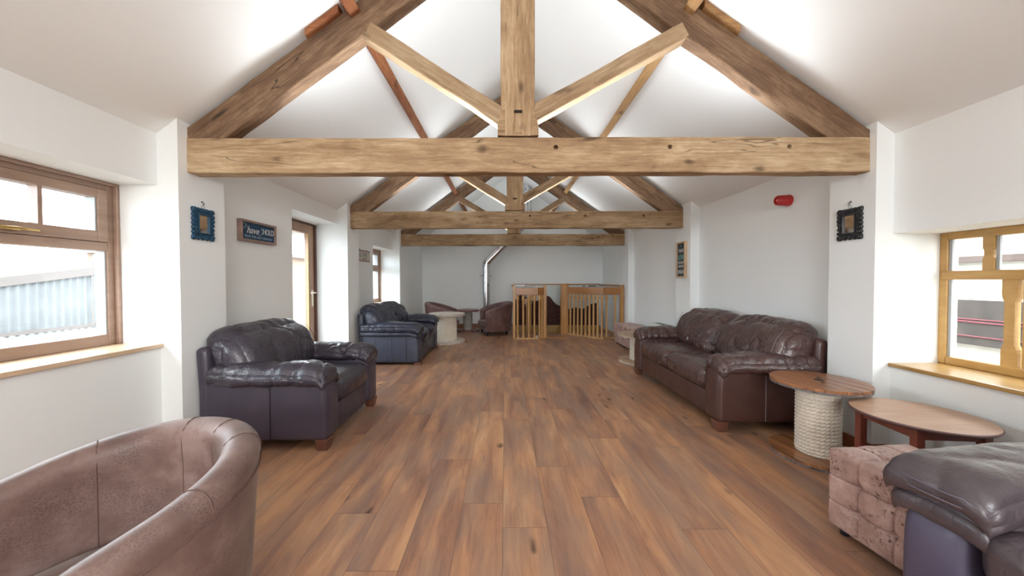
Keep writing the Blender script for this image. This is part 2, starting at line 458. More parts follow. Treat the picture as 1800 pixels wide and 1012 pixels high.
class MB:
    def __init__(s):
        s.bm = bmesh.new()

    def box(s, x0, x1, y0, y1, z0, z1, bev=0.0, seg=2, mtx=None):
        t = bmesh.new()
        bmesh.ops.create_cube(t, size=1.0)
        for v in t.verts:
            v.co = Vector(((x0 + x1) / 2 + v.co.x * (x1 - x0), (y0 + y1) / 2 + v.co.y * (y1 - y0), (z0 + z1) / 2 + v.co.z * (z1 - z0)))
        if bev > 0:
            bmesh.ops.bevel(t, geom=t.edges[:], offset=bev, segments=seg, profile=0.6, affect='EDGES')
        return s.add(t, mtx)

    def add(s, t, mtx=None):
        if mtx is not None:
            bmesh.ops.transform(t, matrix=mtx, verts=t.verts[:])
        me = bpy.data.meshes.new('tmp')
        t.to_mesh(me)
        t.free()
        s.bm.from_mesh(me)
        bpy.data.meshes.remove(me)
        return s

    def prism(s, pts, axis, a, b, bev=0.0):
        """closed 2-D outline extruded from a to b along axis; outline axes are the other two in order"""
        t = bmesh.new()

        def P(p, h):
            if axis == 'x': return (h, p[0], p[1])
            if axis == 'y': return (p[0], h, p[1])
            return (p[0], p[1], h)
        lo = [t.verts.new(P(p, a)) for p in pts]
        hi = [t.verts.new(P(p, b)) for p in pts]
        t.faces.new(lo)
        t.faces.new(hi[::-1])
        n = len(pts)
        for i in range(n):
            t.faces.new((lo[i], hi[i], hi[(i + 1) % n], lo[(i + 1) % n]))
        bmesh.ops.recalc_face_normals(t, faces=t.faces[:])
        if bev > 0:
            bmesh.ops.bevel(t, geom=t.edges[:], offset=bev, segments=1, affect='EDGES')
        return s.add(t)

    def tube(s, pts, r, n=8, closed=False, caps=True):
        t = bmesh.new()
        P = [Vector(p) for p in pts]
        m = len(P)
        rings = []
        up = None
        for i in range(m):
            if closed:
                d = P[(i + 1) % m] - P[i - 1]
            else:
                d = P[min(i + 1, m - 1)] - P[max(i - 1, 0)]
            d.normalize()
            if up is None:
                up = Vector((0, 0, 1)) if abs(d.z) < 0.9 else Vector((1, 0, 0))
            a = d.cross(up)
            if a.length < 1e-6: a = d.orthogonal()
            a.normalize()
            b = a.cross(d).normalized()
            up = b
            rr = r[i] if isinstance(r, (list, tuple)) else r
            rings.append([t.verts.new(P[i] + a * (rr * math.cos(2 * math.pi * k / n)) + b * (rr * math.sin(2 * math.pi * k / n))) for k in range(n)])
        for i in range(m if closed else m - 1):
            A, B = rings[i], rings[(i + 1) % m]
            for k in range(n):
                t.faces.new((A[k], A[(k + 1) % n], B[(k + 1) % n], B[k]))
        if not closed and caps:
            t.faces.new(rings[0][::-1])
            t.faces.new(rings[-1])
        bmesh.ops.recalc_face_normals(t, faces=t.faces[:])
        return s.add(t)

    def lathe(s, prof, n=32, c=(0, 0, 0), axis='z', a0=0, a1=2 * math.pi):
        t = bmesh.new()
        rings = []
        full = abs(a1 - a0 - 2 * math.pi) < 1e-6
        for k in range(n if full else n + 1):
            a = a0 + (a1 - a0) * k / n
            ring = []
            for (r, h) in prof:
                r = max(r, 1e-5)
                p = (r * math.cos(a), r * math.sin(a), h)
                if axis == 'x': p = (p[2], p[0], p[1])
                if axis == 'y': p = (p[0], p[2], p[1])
                ring.append(t.verts.new((p[0] + c[0], p[1] + c[1], p[2] + c[2])))
            rings.append(ring)
        m = len(prof)
        for k in range(len(rings) if full else len(rings) - 1):
            A, B = rings[k], rings[(k + 1) % len(rings)]
            for i in range(m - 1):
                t.faces.new((A[i], B[i], B[i + 1], A[i + 1]))
        bmesh.ops.remove_doubles(t, verts=t.verts[:], dist=2e-5)
        bmesh.ops.recalc_face_normals(t, faces=t.faces[:])
        return s.add(t)

    def soft(s, size, r, c=(0, 0, 0), n=10, k=4, puff=(0, 0, 0), fn=None, mtx=None):
        """rounded box; puff = bulge of the x / y / z faces; fn(p, nrm, u) moves each point"""
        hx = [q / 2 for q in size]
        rr = min(r, min(hx) - 1e-4)

        def axis_pts(h, cnt):
            e = [-h + rr * (1 - math.cos(math.pi / 2 * i / k)) for i in range(k)]
            mid = [-(h - rr) + 2 * (h - rr) * i / cnt for i in range(cnt + 1)]
            return e + mid + [-q for q in e[::-1]]
        cn = [max(2, int(n * q / max(size) + 0.5)) for q in size]
        ax = [axis_pts(hx[i], cn[i]) for i in range(3)]
        t = bmesh.new()
        cache = {}

        def V(i, j, l):
            key = (i, j, l)
            if key in cache: return cache[key]
            p = Vector((ax[0][i], ax[1][j], ax[2][l]))
            q = Vector([max(-(hx[a] - rr), min(hx[a] - rr, p[a])) for a in range(3)])
            d = p - q
            d = d.normalized() if d.length > 1e-9 else Vector((0, 0, 1))
            w_ = q + d * rr
            u = Vector([p[a] / hx[a] for a in range(3)])
            for a in range(3):
                b, e = (a + 1) % 3, (a + 2) % 3
                w_[a] += puff[a] * u[a] * (1 - u[b] ** 2) * (1 - u[e] ** 2)
            if fn: w_ = fn(w_, d, u)
            cache[key] = t.verts.new(w_)
            return cache[key]
        L = [len(a) - 1 for a in ax]
        for i in range(L[0]):
            for j in range(L[1]):
                t.faces.new((V(i, j, 0), V(i, j + 1, 0), V(i + 1, j + 1, 0), V(i + 1, j, 0)))
                t.faces.new((V(i, j, L[2]), V(i + 1, j, L[2]), V(i + 1, j + 1, L[2]), V(i, j + 1, L[2])))
        for i in range(L[0]):
            for l in range(L[2]):
                t.faces.new((V(i, 0, l), V(i + 1, 0, l), V(i + 1, 0, l + 1), V(i, 0, l + 1)))
                t.faces.new((V(i, L[1], l), V(i, L[1], l + 1), V(i + 1, L[1], l + 1), V(i + 1, L[1], l)))
        for j in range(L[1]):
            for l in range(L[2]):
                t.faces.new((V(0, j, l), V(0, j, l + 1), V(0, j + 1, l + 1), V(0, j + 1, l)))
                t.faces.new((V(L[0], j, l), V(L[0], j + 1, l), V(L[0], j + 1, l + 1), V(L[0], j, l + 1)))
        bmesh.ops.recalc_face_normals(t, faces=t.faces[:])
        for v in t.verts:
            v.co += Vector(c)
        return s.add(t, mtx)

    def build(s, name, m, parent=None, loc=(0, 0, 0), rot=(0, 0, 0), smooth=None, kind=None, label=None):
        me = bpy.data.meshes.new(name)
        if smooth is not None:
            for f in s.bm.faces: f.smooth = True
            lim = R(smooth)
            for e in s.bm.edges:
                if len(e.link_faces) == 2 and e.calc_face_angle(0) > lim:
                    e.smooth = False
        s.bm.to_mesh(me)
        s.bm.free()
        me.materials.append(M[m] if isinstance(m, str) else m)
        o = bpy.data.objects.new(name, me)
        COL.objects.link(o)
        o.location = loc
        o.rotation_euler = rot
        if parent is not None: o.parent = parent
        return tag(o, label, None, None, kind)


def cut(o, cutters):
    """carve the cutter meshes out of o and remove them"""
    for c in cutters:
        md = o.modifiers.new('b', 'BOOLEAN')
        md.operation = 'DIFFERENCE'
        md.object = c
        md.solver = 'EXACT'
    dg = bpy.context.evaluated_depsgraph_get()
    dg.update()
    me = bpy.data.meshes.new_from_object(o.evaluated_get(dg))
    o.modifiers.clear()
    o.data = me
    for c in cutters:
        bpy.data.objects.remove(c)
    return o


def text(name, body, size, m, parent, loc, rot, ext=0.0012, shear=0.0, sx=1.0, align='CENTER'):
    cu = bpy.data.curves.new(name, 'FONT')
    cu.body = body
    cu.size = size
    cu.extrude = ext
    cu.shear = shear
    cu.align_x = align
    cu.align_y = 'CENTER'
    cu.materials.append(M[m])
    tmp = bpy.data.objects.new(name, cu)
    COL.objects.link(tmp)
    dg = bpy.context.evaluated_depsgraph_get()
    me = bpy.data.meshes.new_from_object(tmp.evaluated_get(dg))
    bpy.data.objects.remove(tmp)
    bpy.data.curves.remove(cu)
    o = bpy.data.objects.new(name, me)
    COL.objects.link(o)
    o.location = loc
    o.rotation_euler = rot
    o.scale = (sx, 1, 1)
    o.parent = parent
    return o


def timber(name, p0, p1, wid, dep, m, parent, seed=0, rough=0.004, wid_dir=Vector((0, 1, 0)), notch=None):
    """hewn timber from p0 to p1 (centre line), wid along wid_dir, dep across"""
    p0, p1 = Vector(p0), Vector(p1)
    X = (p1 - p0)
    Lg = X.length
    X.normalize()
    Y = (wid_dir - X * wid_dir.dot(X)).normalized()
    Z = X.cross(Y)
    t = bmesh.new()
    n = max(6, int(Lg / 0.07))
    ch = 0.006
    sec = [(-wid / 2 + ch, -dep / 2), (wid / 2 - ch, -dep / 2), (wid / 2, -dep / 2 + ch), (wid / 2, dep / 2 - ch),
           (wid / 2 - ch, dep / 2), (-wid / 2 + ch, dep / 2), (-wid / 2, dep / 2 - ch), (-wid / 2, -dep / 2 + ch)]
    rings = []
    for i in range(n + 1):
        x = -Lg / 2 + Lg * i / n
        ring = []
        for q, (yy, zz) in enumerate(sec):
            s_ = Vector((x * 2.2 + seed * 7.3, yy * 9 + seed, zz * 9))
            f = Vector((x * 9 + seed * 3.1, yy * 13, zz * 13 - seed))
            dy = noise.noise(s_) * rough * 1.3 + noise.noise(f) * rough * 0.6
            dz = noise.noise(s_ + Vector((9, 4, 2))) * rough * 1.6 + noise.noise(f + Vector((3, 1, 7))) * rough * 0.8
            ring.append(t.verts.new((x, yy + dy, zz + dz)))
        rings.append(ring)
    for i in range(n):
        for q in range(8):
            t.faces.new((rings[i][q], rings[i][(q + 1) % 8], rings[i + 1][(q + 1) % 8], rings[i + 1][q]))
    t.faces.new(rings[0][::-1])
    t.faces.new(rings[-1])
    bmesh.ops.recalc_face_normals(t, faces=t.faces[:])
    b = MB()
    b.add(t)
    o = b.build(name, m, parent, smooth=30)
    mw = Matrix((X, Y, Z)).transposed().to_4x4()
    mw.translation = (p0 + p1) / 2
    if parent is not None:
        par = Matrix.Translation(parent.location)
        mw = par.inverted() @ mw
    o.matrix_basis = mw
    return o


# ------------------------------------------------------------------ the room
XL, XR = -2.34, 2.69          # pillar faces
WL, WR = -2.49, 2.82          # wall faces between the pillars
OL, OR = -2.95, 3.30          # outer faces
RX, RZ = 0.11, 4.25           # ridge
SLL = (RZ - 2.36) / (RX - WL)
SLR = (RZ - 2.36) / (WR - RX)
YB, YE = -4.0, 9.9            # rear gable, far gable
PIL_L = [(-0.95, -0.55), (2.52, 2.93), (5.21, 5.61), (7.78, 8.15)]
PIL_R = [(-0.95, -0.55), (2.55, 2.91), (5.09, 5.51), (7.66, 8.05)]
LZ_L, SZ_L = 1.994, 0.857     # lintel / sill heights, left windows
LZ_R, SZ_R = 1.640, 0.700


def zc(x):
    return RZ - (RX - x) * SLL if x < RX else RZ - (x - RX) * SLR


def wall_seg(b, side, y0, y1, z0, z1):
    if side == 'L': b.box(OL, WL, y0, y1, z0, z1)
    else: b.box(WR, OR, y0, y1, z0, z1)


b = MB()
top = 2.36
# left side: rear bay, near bay with window, door bay, far window bay, last bay
wall_seg(b, 'L', YB, -0.95, 0, top)
wall_seg(b, 'L', -0.55, 1.12, 0, top)
wall_seg(b, 'L', 1.12, 2.52, 0, SZ_L - 0.029); wall_seg(b, 'L', 1.12, 2.52, LZ_L, top)
wall_seg(b, 'L', 2.93, 4.10, 0, top)
wall_seg(b, 'L', 4.10, 5.21, 2.152, top)
wall_seg(b, 'L', 5.61, 6.60, 0, top)
wall_seg(b, 'L', 6.60, 7.78, 0, SZ_L - 0.029); wall_seg(b, 'L', 6.60, 7.78, 1.985, top)
b.box(OL, XL, 8.15, YE, 0, 2.47)
for y0, y1 in PIL_L:
    t = [(OL, 0), (XL, 0), (XL, zc(XL) - 0.001), (WL, zc(WL) - 0.001), (OL, 2.30)]
    b.prism(t, 'y', y0, y1)
b.build('wall_left', 'wall', kind='structure')

b = MB()
wall_seg(b, 'R', YB, -0.95, 0, top)
wall_seg(b, 'R', -0.55, 0.95, 0, top)
wall_seg(b, 'R', 0.95, 2.55, 0, SZ_R - 0.029); wall_seg(b, 'R', 0.95, 2.55, LZ_R, top)
wall_seg(b, 'R', 2.91, 5.09, 0, top)
wall_seg(b, 'R', 5.51, 7.66, 0, top)
b.box(2.75, OR, 8.05, YE, 0, 2.40)
for y0, y1 in PIL_R:
    t = [(OR, 0), (XR, 0), (XR, zc(XR) - 0.001), (WR, zc(WR) - 0.001), (OR, 2.25)]
    b.prism(t, 'y', y0, y1)
b.build('wall_right', 'wall', kind='structure')

b = MB()
b.prism([(OL, 0), (OR, 0), (OR, zc(OR)), (RX, RZ), (OL, zc(OL))], 'y', YE, YE + 0.3)
b.build('wall_far', 'wall', kind='structure')
# rear gable; unseen opening added behind the viewer to let sky light in
b = MB()
b.prism([(OL, 0), (-1.0, 0), (-1.0, zc(-1.0)), (OL, zc(OL))], 'y', YB - 0.3, YB)
b.prism([(1.3, 0), (OR, 0), (OR, zc(OR)), (1.3, zc(1.3))], 'y', YB - 0.3, YB)
b.box(-1.0, 1.3, YB - 0.3, YB, 0, 0.9)
b.prism([(-1.0, 2.2), (1.3, 2.2), (1.3, zc(1.3)), (RX, RZ), (-1.0, zc(-1.0))], 'y', YB - 0.3, YB)
b.build('wall_rear', 'wall', kind='structure')

# ceiling: two sloping planes with thickness
b = MB()
for sgn, xe in ((-1, OL - 0.1), (1, OR + 0.1)):
    ze = zc(xe)
    b.prism([(RX, RZ), (xe, ze), (xe, ze + 0.2), (RX, RZ + 0.25)], 'y', YB - 0.3, YE + 0.3)
b.build('ceiling', 'ceiling', kind='structure')

# floor with the stair well cut out
WX0, WX1, WY0, WY1 = 0.24, 2.60, 8.72, 9.62
b = MB()
b.box(OL, OR, YB - 0.3, WY0, -0.25, 0)
b.box(OL, WX0, WY0, YE, -0.25, 0)
b.box(WX1, OR, WY0, YE, -0.25, 0)
b.box(WX0, WX1, WY1, YE, -0.25, 0)
b.build('floor', 'floor', kind='structure')

b = MB()
b.box(WX0 - 0.12, WX0, WY0 - 0.1, WY1 + 0.1, -2.7, -0.25)
b.box(WX1, WX1 + 0.12, WY0 - 0.1, WY1 + 0.1, -2.7, -0.25)
b.box(WX0, WX1, WY1, WY1 + 0.1, -2.7, -0.25)
b.box(WX0, WX1, WY0 - 0.1, WY0, -2.7, -0.25)
b.box(WX0 - 0.1, WX1 + 0.1, WY0 - 0.1, WY1 + 0.1, -2.8, -2.7)
b.build('wall_stairwell', 'wall', kind='structure')

# skirting
b = MB()
def sk(x0, x1, y0, y1): b.box(x0, x1, y0, y1, 0, 0.10, 0.004, 1)
for y0, y1 in ((-0.55, 2.52), (2.93, 4.10), (5.61, 7.78)): sk(WL, WL + 0.018, y0, y1)
for y0, y1 in PIL_L:
    sk(XL, XL + 0.018, y0 - 0.018, y1 + 0.018)
    sk(WL, XL, y0 - 0.018, y0)
sk(XL, XL + 0.018, 8.15, YE)
b.build('baseboard_left', 'skirt', kind='structure')
b = MB()
for y0, y1 in ((-0.55, 2.55), (2.91, 5.09), (5.51, 7.66)): sk(WR - 0.018, WR, y0, y1)
for y0, y1 in PIL_R:
    sk(XR - 0.018, XR, y0 - 0.018, y1 + 0.018)
    sk(XR, WR, y0 - 0.018, y0)
b.build('baseboard_right', 'skirt', kind='structure')
b = MB()
sk(XL, 0.2, YE - 0.018, YE)
b.build('baseboard_far', 'skirt', kind='structure')


# ------------------------------------------------------------------ roof trusses and purlins
def truss(Y, kx, label, seed, ang=0.0):
    th = 0.10
    t = thing('roof_truss', label, 'roof truss', (0, Y, 2.10), 0, 'roof trusses')
    yc = Y + th / 2
    tb = timber('tie_beam', (XL + 0.0, yc, 2.230), (XR - 0.0, yc, 2.230), th + 0.01, 0.255, 'beam', t, seed, 0.005)
    # three bolt holes in the right-hand half
    cs = []
    for hx in (0.375 + 0.0, 1.215, 2.095):
        lx = hx - (XL + XR) / 2
        c = MB().lathe([(0, -0.2), (0.017, -0.2), (0.017, 0.0), (0, 0.0)], 14, (0, 0, 0), 'y').build('cutter', 'hole')
        c.matrix_basis = tb.parent.matrix_basis @ tb.matrix_basis @ Matrix.Translation((lx, -(th + 0.02) / 2 + 0.10 - 0.05, 0.055 if tb.matrix_basis.col[2][2] > 0 else -0.055))
        cs.append(c)
    tb0 = tb.parent
    mwb = tb.matrix_basis.copy()
    tb.parent = None
    tb.matrix_basis = Matrix.Translation((0, Y, 2.10)) @ mwb
    cut(tb, cs)
    tb.parent = tb0
    tb.matrix_basis = mwb
    # king post
    kp = timber('king_post', (kx, yc, 2.37), (kx, yc, 4.14), th + 0.01, 0.252, 'beam', t, seed + 1, 0.003)
    # rafters (top faces a little under the ceiling slope)
    dpt = 0.225
    for sgn, xe, sl in ((-1, XL, SLL), (1, XR, SLR)):
        a_ = math.atan(sl)
        off = dpt / 2 / math.cos(a_) + 0.035
        x0 = xe - sgn * 0.02
        z0 = zc(x0) - off
        # foot cut level on the tie beam: start lower inside the beam depth
        p0 = (x0, yc, z0)
        p1 = (RX, yc, RZ - off)
        rf = timber('principal_rafter', p0, p1, th, dpt, 'rafter', t, seed + 3 + sgn, 0.005)
    # struts
    if True:
        timber('strut', (kx - 0.10, yc, 2.50), (-1.01, yc, 3.148), th + 0.004, 0.118, 'strut', t, seed + 6, 0.004)
        timber('strut', (kx + 0.10, yc, 2.53), (1.325, yc, 3.143), th + 0.004, 0.118, 'strut', t, seed + 7, 0.004)
    # joggled foot of the post: two bearing blocks and the slot
    b = MB()
    for sgn in (-1, 1):
        b.prism([(kx + sgn * 0.095, 2.372), (kx + sgn * 0.150, 2.372), (kx + sgn * 0.150, 2.44), (kx + sgn * 0.118, 2.56), (kx + sgn * 0.095, 2.56)], 'y', Y - 0.008, Y + th + 0.006)
    b.box(kx - 0.045, kx + 0.030, Y - 0.004, Y + th, 2.375, 2.40)
    b.build('post_foot', 'beam', t, (0, -Y, -2.10))
    MB().box(kx - 0.03, kx + 0.03, Y - 0.0125, Y, 2.535, 2.553).build('slot', 'hole', t, (0, -Y, -2.10))
    return t


truss(2.60, 0.097, 'large nearest roof truss of tan timber, its tie beam spanning the room at the front', 1)
truss(5.31, 0.150, 'middle timber roof truss, second of the three from the front', 21)
truss(7.89, 0.200, 'farthest timber roof truss, partly hidden behind the other two, nearest the stairs', 41)
# purlins
for sgn, x, sl, m_, lb in ((-1, -1.15, SLL, 'purlin', 'long narrow red-brown timber running under the left roof slope'),
                           (1, 1.40, SLR, 'purlin2', 'long narrow honey-brown timber running under the right roof slope')):
    a_ = math.atan(sl)
    zt = zc(x)
    nrm = Vector((-sgn * math.sin(a_), 0, -math.cos(a_)))
    c0 = Vector((x, 0, zt)) + nrm * 0.054
    o = timber('purlin', (c0.x, YB, c0.z), (c0.x, YE, c0.z), 0.085, 0.10, m_, None, 60 + sgn, 0.003, wid_dir=Vector((math.cos(a_), 0, math.sin(a_) * (-sgn))))
    tag(o, lb, 'purlin', 'purlins under the roof slopes')
# wedge packed between the rafter and the roof slope
b = MB()
for sgn, x0, x1 in ((-1, -1.44, -1.20), (1, 1.44, 1.70)):
    pts = [(x0, zc(x0) - 0.001), (x1, zc(x1) - 0.001), (x1, zc(x1) - 0.05), (x0, zc(x0) - 0.05)]
    bb = MB().prism(pts, 'y', 2.555, 2.62)
    o = bb.build('packing_wedge', 'purlin' if sgn < 0 else 'purlin2')
    tag(o, 'thin orange-brown wedge on top of the nearest truss, left slope' if sgn < 0 else 'thin tan wedge on top of the nearest truss, right slope', 'wedge')


# ------------------------------------------------------------------ windows and the door
def gp(name, m, par, *boxes, **kw):
    b = MB()
    for q in boxes: b.box(*q, 0.004, 1)
    return b.build(name, m, par, **kw)


def left_window(idx, y0, y1, zl, two=True):
    """casement with opening top light; plane around x=-2.80, far jamb at y1"""
    xo, xi = -2.87, -2.79
    t = thing('window_%d' % idx, None, None, (0, 0, 0), 0, kind='structure')
    zs = SZ_L
    mid = (y0 + y1) / 2
    gp('window_frame', 'frame_l', t, (xo, xi, y1 - 0.062, y1, zs, zl), (xo, xi, y0, y0 + 0.062, zs, zl),
       (xo, xi, y0 + 0.062, y1 - 0.062, zl - 0.055, zl), (xo, xi, y0 + 0.062, y1 - 0.062, zs, zs + 0.075),
       (xo, xi + 0.004, y0 + 0.062, y1 - 0.062, 1.515, 1.575))
    # outer thin head and jamb trim
    gp('frame_trim', 'frame_l', t, (xi, xi + 0.03, y1 - 0.022, y1 - 0.001, zs, zl), (xi, xi + 0.03, y0 + 0.001, y1 - 0.022, zl - 0.022, zl - 0.001), label='thin outer moulding')
    # opening top light
    s = (xo + 0.01, xi + 0.014)
    gp('top_light', 'frame_l', t, (*s, y1 - 0.125, y1 - 0.064, 1.577, zl - 0.057), (*s, y0 + 0.064, y0 + 0.125, 1.577, zl - 0.057),
       (*s, y0 + 0.125, y1 - 0.125, zl - 0.117, zl - 0.057), (*s, y0 + 0.125, y1 - 0.125, 1.577, 1.648))
    ys = [y0 + 0.125 + (y1 - y0 - 0.25) * k / 4 for k in (1, 2, 3)] if two else [mid]
    for yb in ys:
        MB().box(s[0] + 0.01, s[1] - 0.012, yb - 0.011, yb + 0.011, 1.64, zl - 0.11).build('glazing_bar', 'frame_l', t)
    MB().box(-2.845, -2.838, y0 + 0.06, y1 - 0.06, zs + 0.06, 1.53).build('lower_pane', 'glass', t)
    MB().box(-2.845, -2.838, y0 + 0.12, y1 - 0.12, 1.64, zl - 0.11).build('upper_pane', 'glass', t)
    # pale spacer strip of the double glazing at the far end of each pane
    MB().box(-2.85, -2.80, y1 - 0.072, y1 - 0.0625, zs + 0.075, 1.515).box(-2.85, -2.785, y1 - 0.135, y1 - 0.1255, 1.648, zl - 0.118).build('glazing_seal', 'seal', t)
    if two:
        for yh in (mid + 0.13,):
            hb = MB().box(s[1], s[1] + 0.012, yh - 0.05, yh + 0.05, 1.592, 1.612, 0.003)
            hb.tube([(s[1] + 0.02, yh - 0.05, 1.604), (s[1] + 0.035, yh + 0.02, 1.606), (s[1] + 0.03, yh + 0.12, 1.603)], [0.009, 0.008, 0.005], 8)
            hb.lathe([(0, 0), (0.014, 0), (0.012, 0.03), (0, 0.032)], 12, (s[1] + 0.002, yh - 0.03, 1.602), 'x')
            hb.build('handle', 'brass', t, smooth=40, label='brass stay handle')
    MB().box(-2.92, WL + 0.022, y0 + 0.001, y1 - 0.001, zs - 0.03, zs, 0.006).build('window_sill', 'sill_l', t)
    return t


left_window(1, 1.12, 2.52, LZ_L)
left_window(2, 6.60, 7.78, 1.985, False)

# glazed door
t = thing('door_1', None, None, (0, 0, 0), 0, kind='structure')
gp('door_frame', 'jamb', t, (-2.90, -2.80, 5.165, 5.21, 0, 2.152), (-2.90, -2.80, 4.10, 4.145, 0, 2.152), (-2.90, -2.80, 4.145, 5.165, 2.115, 2.152))
lf = gp('door_leaf', 'door', t, (-2.885, -2.82, 5.035, 5.163, 0.02, 2.113), (-2.885, -2.82, 4.147, 4.275, 0.02, 2.113),
        (-2.885, -2.82, 4.275, 5.035, 1.985, 2.113), (-2.885, -2.82, 4.275, 5.035, 0.02, 0.25))
MB().box(-2.862, -2.855, 4.27, 5.04, 0.24, 1.99).build('door_pane', 'glass', t)
MB().box(-2.84, -2.822, 5.022, 5.036, 0.25, 1.985).build('glazing_bead', 'frame_r', t)
hb = MB().box(-2.82, -2.808, 5.085, 5.12, 0.94, 1.175, 0.004)
hb.tube([(-2.81, 5.10, 1.135), (-2.77, 5.10, 1.135), (-2.768, 5.115, 1.135), (-2.768, 5.00, 1.135)], 0.010, 8)
hb.build('door_handle', 'white_metal', t, smooth=40, label='cream lever handle on a long plate')

# right window: stop-chamfered mullions
t = thing('window_3', None, None, (0, 0, 0), 0, kind='structure')
xi, xo = 3.16, 3.205
y0, y1 = 0.95, 2.55
gp('window_frame', 'frame_r', t, (xi, xo, y1 - 0.048, y1, SZ_R, LZ_R), (xi, xo, y0, y0 + 0.048, SZ_R, LZ_R),
   (xi - 0.004, xo, y0 + 0.048, y1 - 0.048, LZ_R - 0.052, LZ_R), (xi - 0.004, xo, y0 + 0.048, y1 - 0.048, SZ_R, SZ_R + 0.055),
   (xi - 0.008, xo, y0 + 0.02, y1 - 0.02, 1.304, 1.366))


def mullion(yc, w0, w1, z0, z1, name='mullion'):
    """upright whose edges are cut back between two stops"""
    h = z1 - z0
    prof = [(0, w0), (0.16, w0), (0.20, w0 * 0.96), (0.26, w1), (0.5, w1), (0.74, w1), (0.80, w0 * 0.96), (0.84, w0), (1, w0)]
    if h < 0.3:
        prof = [(0, w0), (0.34, w0), (0.42, w1), (0.5, w1), (0.58, w1), (0.66, w0), (1, w0)]
    pts = [(yc - wd / 2, z0 + q * h) for q, wd in prof] + [(yc + wd / 2, z0 + q * h) for q, wd in prof[::-1]]
    return MB().prism(pts, 'x', xi, xo - 0.005).build(name, 'frame_r', t)


for yc in (2.292, 1.80, 1.36): mullion(yc, 0.056, 0.040, 1.366, LZ_R - 0.052)
for yc in (2.190, 1.52): mullion(yc, 0.070, 0.046, SZ_R + 0.055, 1.304)
gp('side_casement', 'frame_r', t, (3.168, 3.20, 2.105, 2.140, SZ_R + 0.057, 1.302), (3.168, 3.20, 1.56, 1.595, SZ_R + 0.057, 1.302), (3.168, 3.20, 1.595, 2.105, 1.262, 1.302), (3.168, 3.20, 1.595, 2.105, 0.757, 0.797))
MB().box(3.186, 3.192, y0 + 0.04, y1 - 0.04, SZ_R + 0.05, 1.31).build('lower_pane', 'glass', t)
MB().box(3.186, 3.192, y0 + 0.04, y1 - 0.04, 1.36, LZ_R - 0.045).build('upper_pane', 'glass', t)
sb = MB().box(3.170, 3.185, y1 - 0.066, y1 - 0.049, SZ_R + 0.056, 1.303)
for ya in (y1 - 0.0485, 2.262, 1.77): sb.box(3.170, 3.185, ya - 0.017, ya, 1.367, LZ_R - 0.053)
sb.build('glazing_seal', 'seal', t)
MB().box(WR - 0.022, 3.28, 0.951, 2.549, SZ_R - 0.028, SZ_R, 0.008).build('window_sill', 'sill_r', t)


# ------------------------------------------------------------------ wall pieces
def scallop_ring(W, H, w, h, lobes=(3, 4)):
    """carved frame: scalloped slab with scrolls, lying in the local YZ plane facing +X"""
    b = MB()
    # body as four bars with bumps
    b.box(0, 0.014, -w / 2 - 0.028, -w / 2 + 0.004, -h / 2 - 0.028, h / 2 + 0.028, 0.004)
    b.box(0, 0.014, w / 2 - 0.004, w / 2 + 0.028, -h / 2 - 0.028, h / 2 + 0.028, 0.004)
    b.box(0, 0.014, -w / 2, w / 2, h / 2 - 0.004, h / 2 + 0.028, 0.004)
    b.box(0, 0.014, -w / 2, w / 2, -h / 2 - 0.028, -h / 2 + 0.004, 0.004)
    b.box(0.010, 0.022, -w / 2 - 0.006, -w / 2 + 0.002, -h / 2 - 0.006, h / 2 + 0.006, 0.002)
    b.box(0.010, 0.022, w / 2 - 0.002, w / 2 + 0.006, -h / 2 - 0.006, h / 2 + 0.006, 0.002)
    b.box(0.010, 0.022, -w / 2, w / 2, h / 2 - 0.002, h / 2 + 0.006, 0.002)
    b.box(0.010, 0.022, -w / 2, w / 2, -h / 2 - 0.006, -h / 2 + 0.002, 0.002)

    def scroll(cy, cz, r, turns=1.4, a0=0.0, s=1):
        pts = []
        for i in range(22):
            f = i / 21
            a = a0 + s * f * turns * 2 * math.pi
            rr = r * (1 - 0.72 * f)
            pts.append((0.012 + 0.006 * math.sin(f * 3), cy + rr * math.cos(a), cz + rr * math.sin(a)))
        b.tube(pts, [0.0062 - 0.003 * i / 21 for i in range(22)], 6)

    def lobe(cy, cz, r):
        b.lathe([(0, 0.0), (r, 0.0), (r, 0.006), (r * 0.75, 0.013), (r * 0.3, 0.017), (0, 0.018)], 14, (0, cy, cz), 'x')
    ny, nz = lobes
    for s in (-1, 1):
        for i in range(nz):
            z = -H / 2 + 0.026 + (H - 0.052) * i / (nz - 1)
            r = 0.020 if i % 2 == 0 else 0.014
            lobe(s * (W / 2 - r), z, r)
            scroll(s * (W / 2 - 0.020), z, 0.016, 1.3, i, s)
        for i in range(ny):
            y = -W / 2 + 0.022 + (W - 0.044) * i / (ny - 1)
            r = 0.019 if i % 2 == 0 else 0.014
            lobe(y, s * (H / 2 - r), r)
            scroll(y, s * (H / 2 - 0.020), 0.016, 1.3, i + 1, s)
        for q in (-1, 1):
            lobe(s * (W / 2 - 0.016), q * (H / 2 - 0.016), 0.017)
            b.box(0, 0.012, min(s * (W / 2 - 0.03), s * (W / 2 - 0.001)), max(s * (W / 2 - 0.03), s * (W / 2 - 0.001)),
                  min(q * (H / 2 - 0.03), q * (H / 2 - 0.001)), max(q * (H / 2 - 0.03), q * (H / 2 - 0.001)), 0.004)
    return b


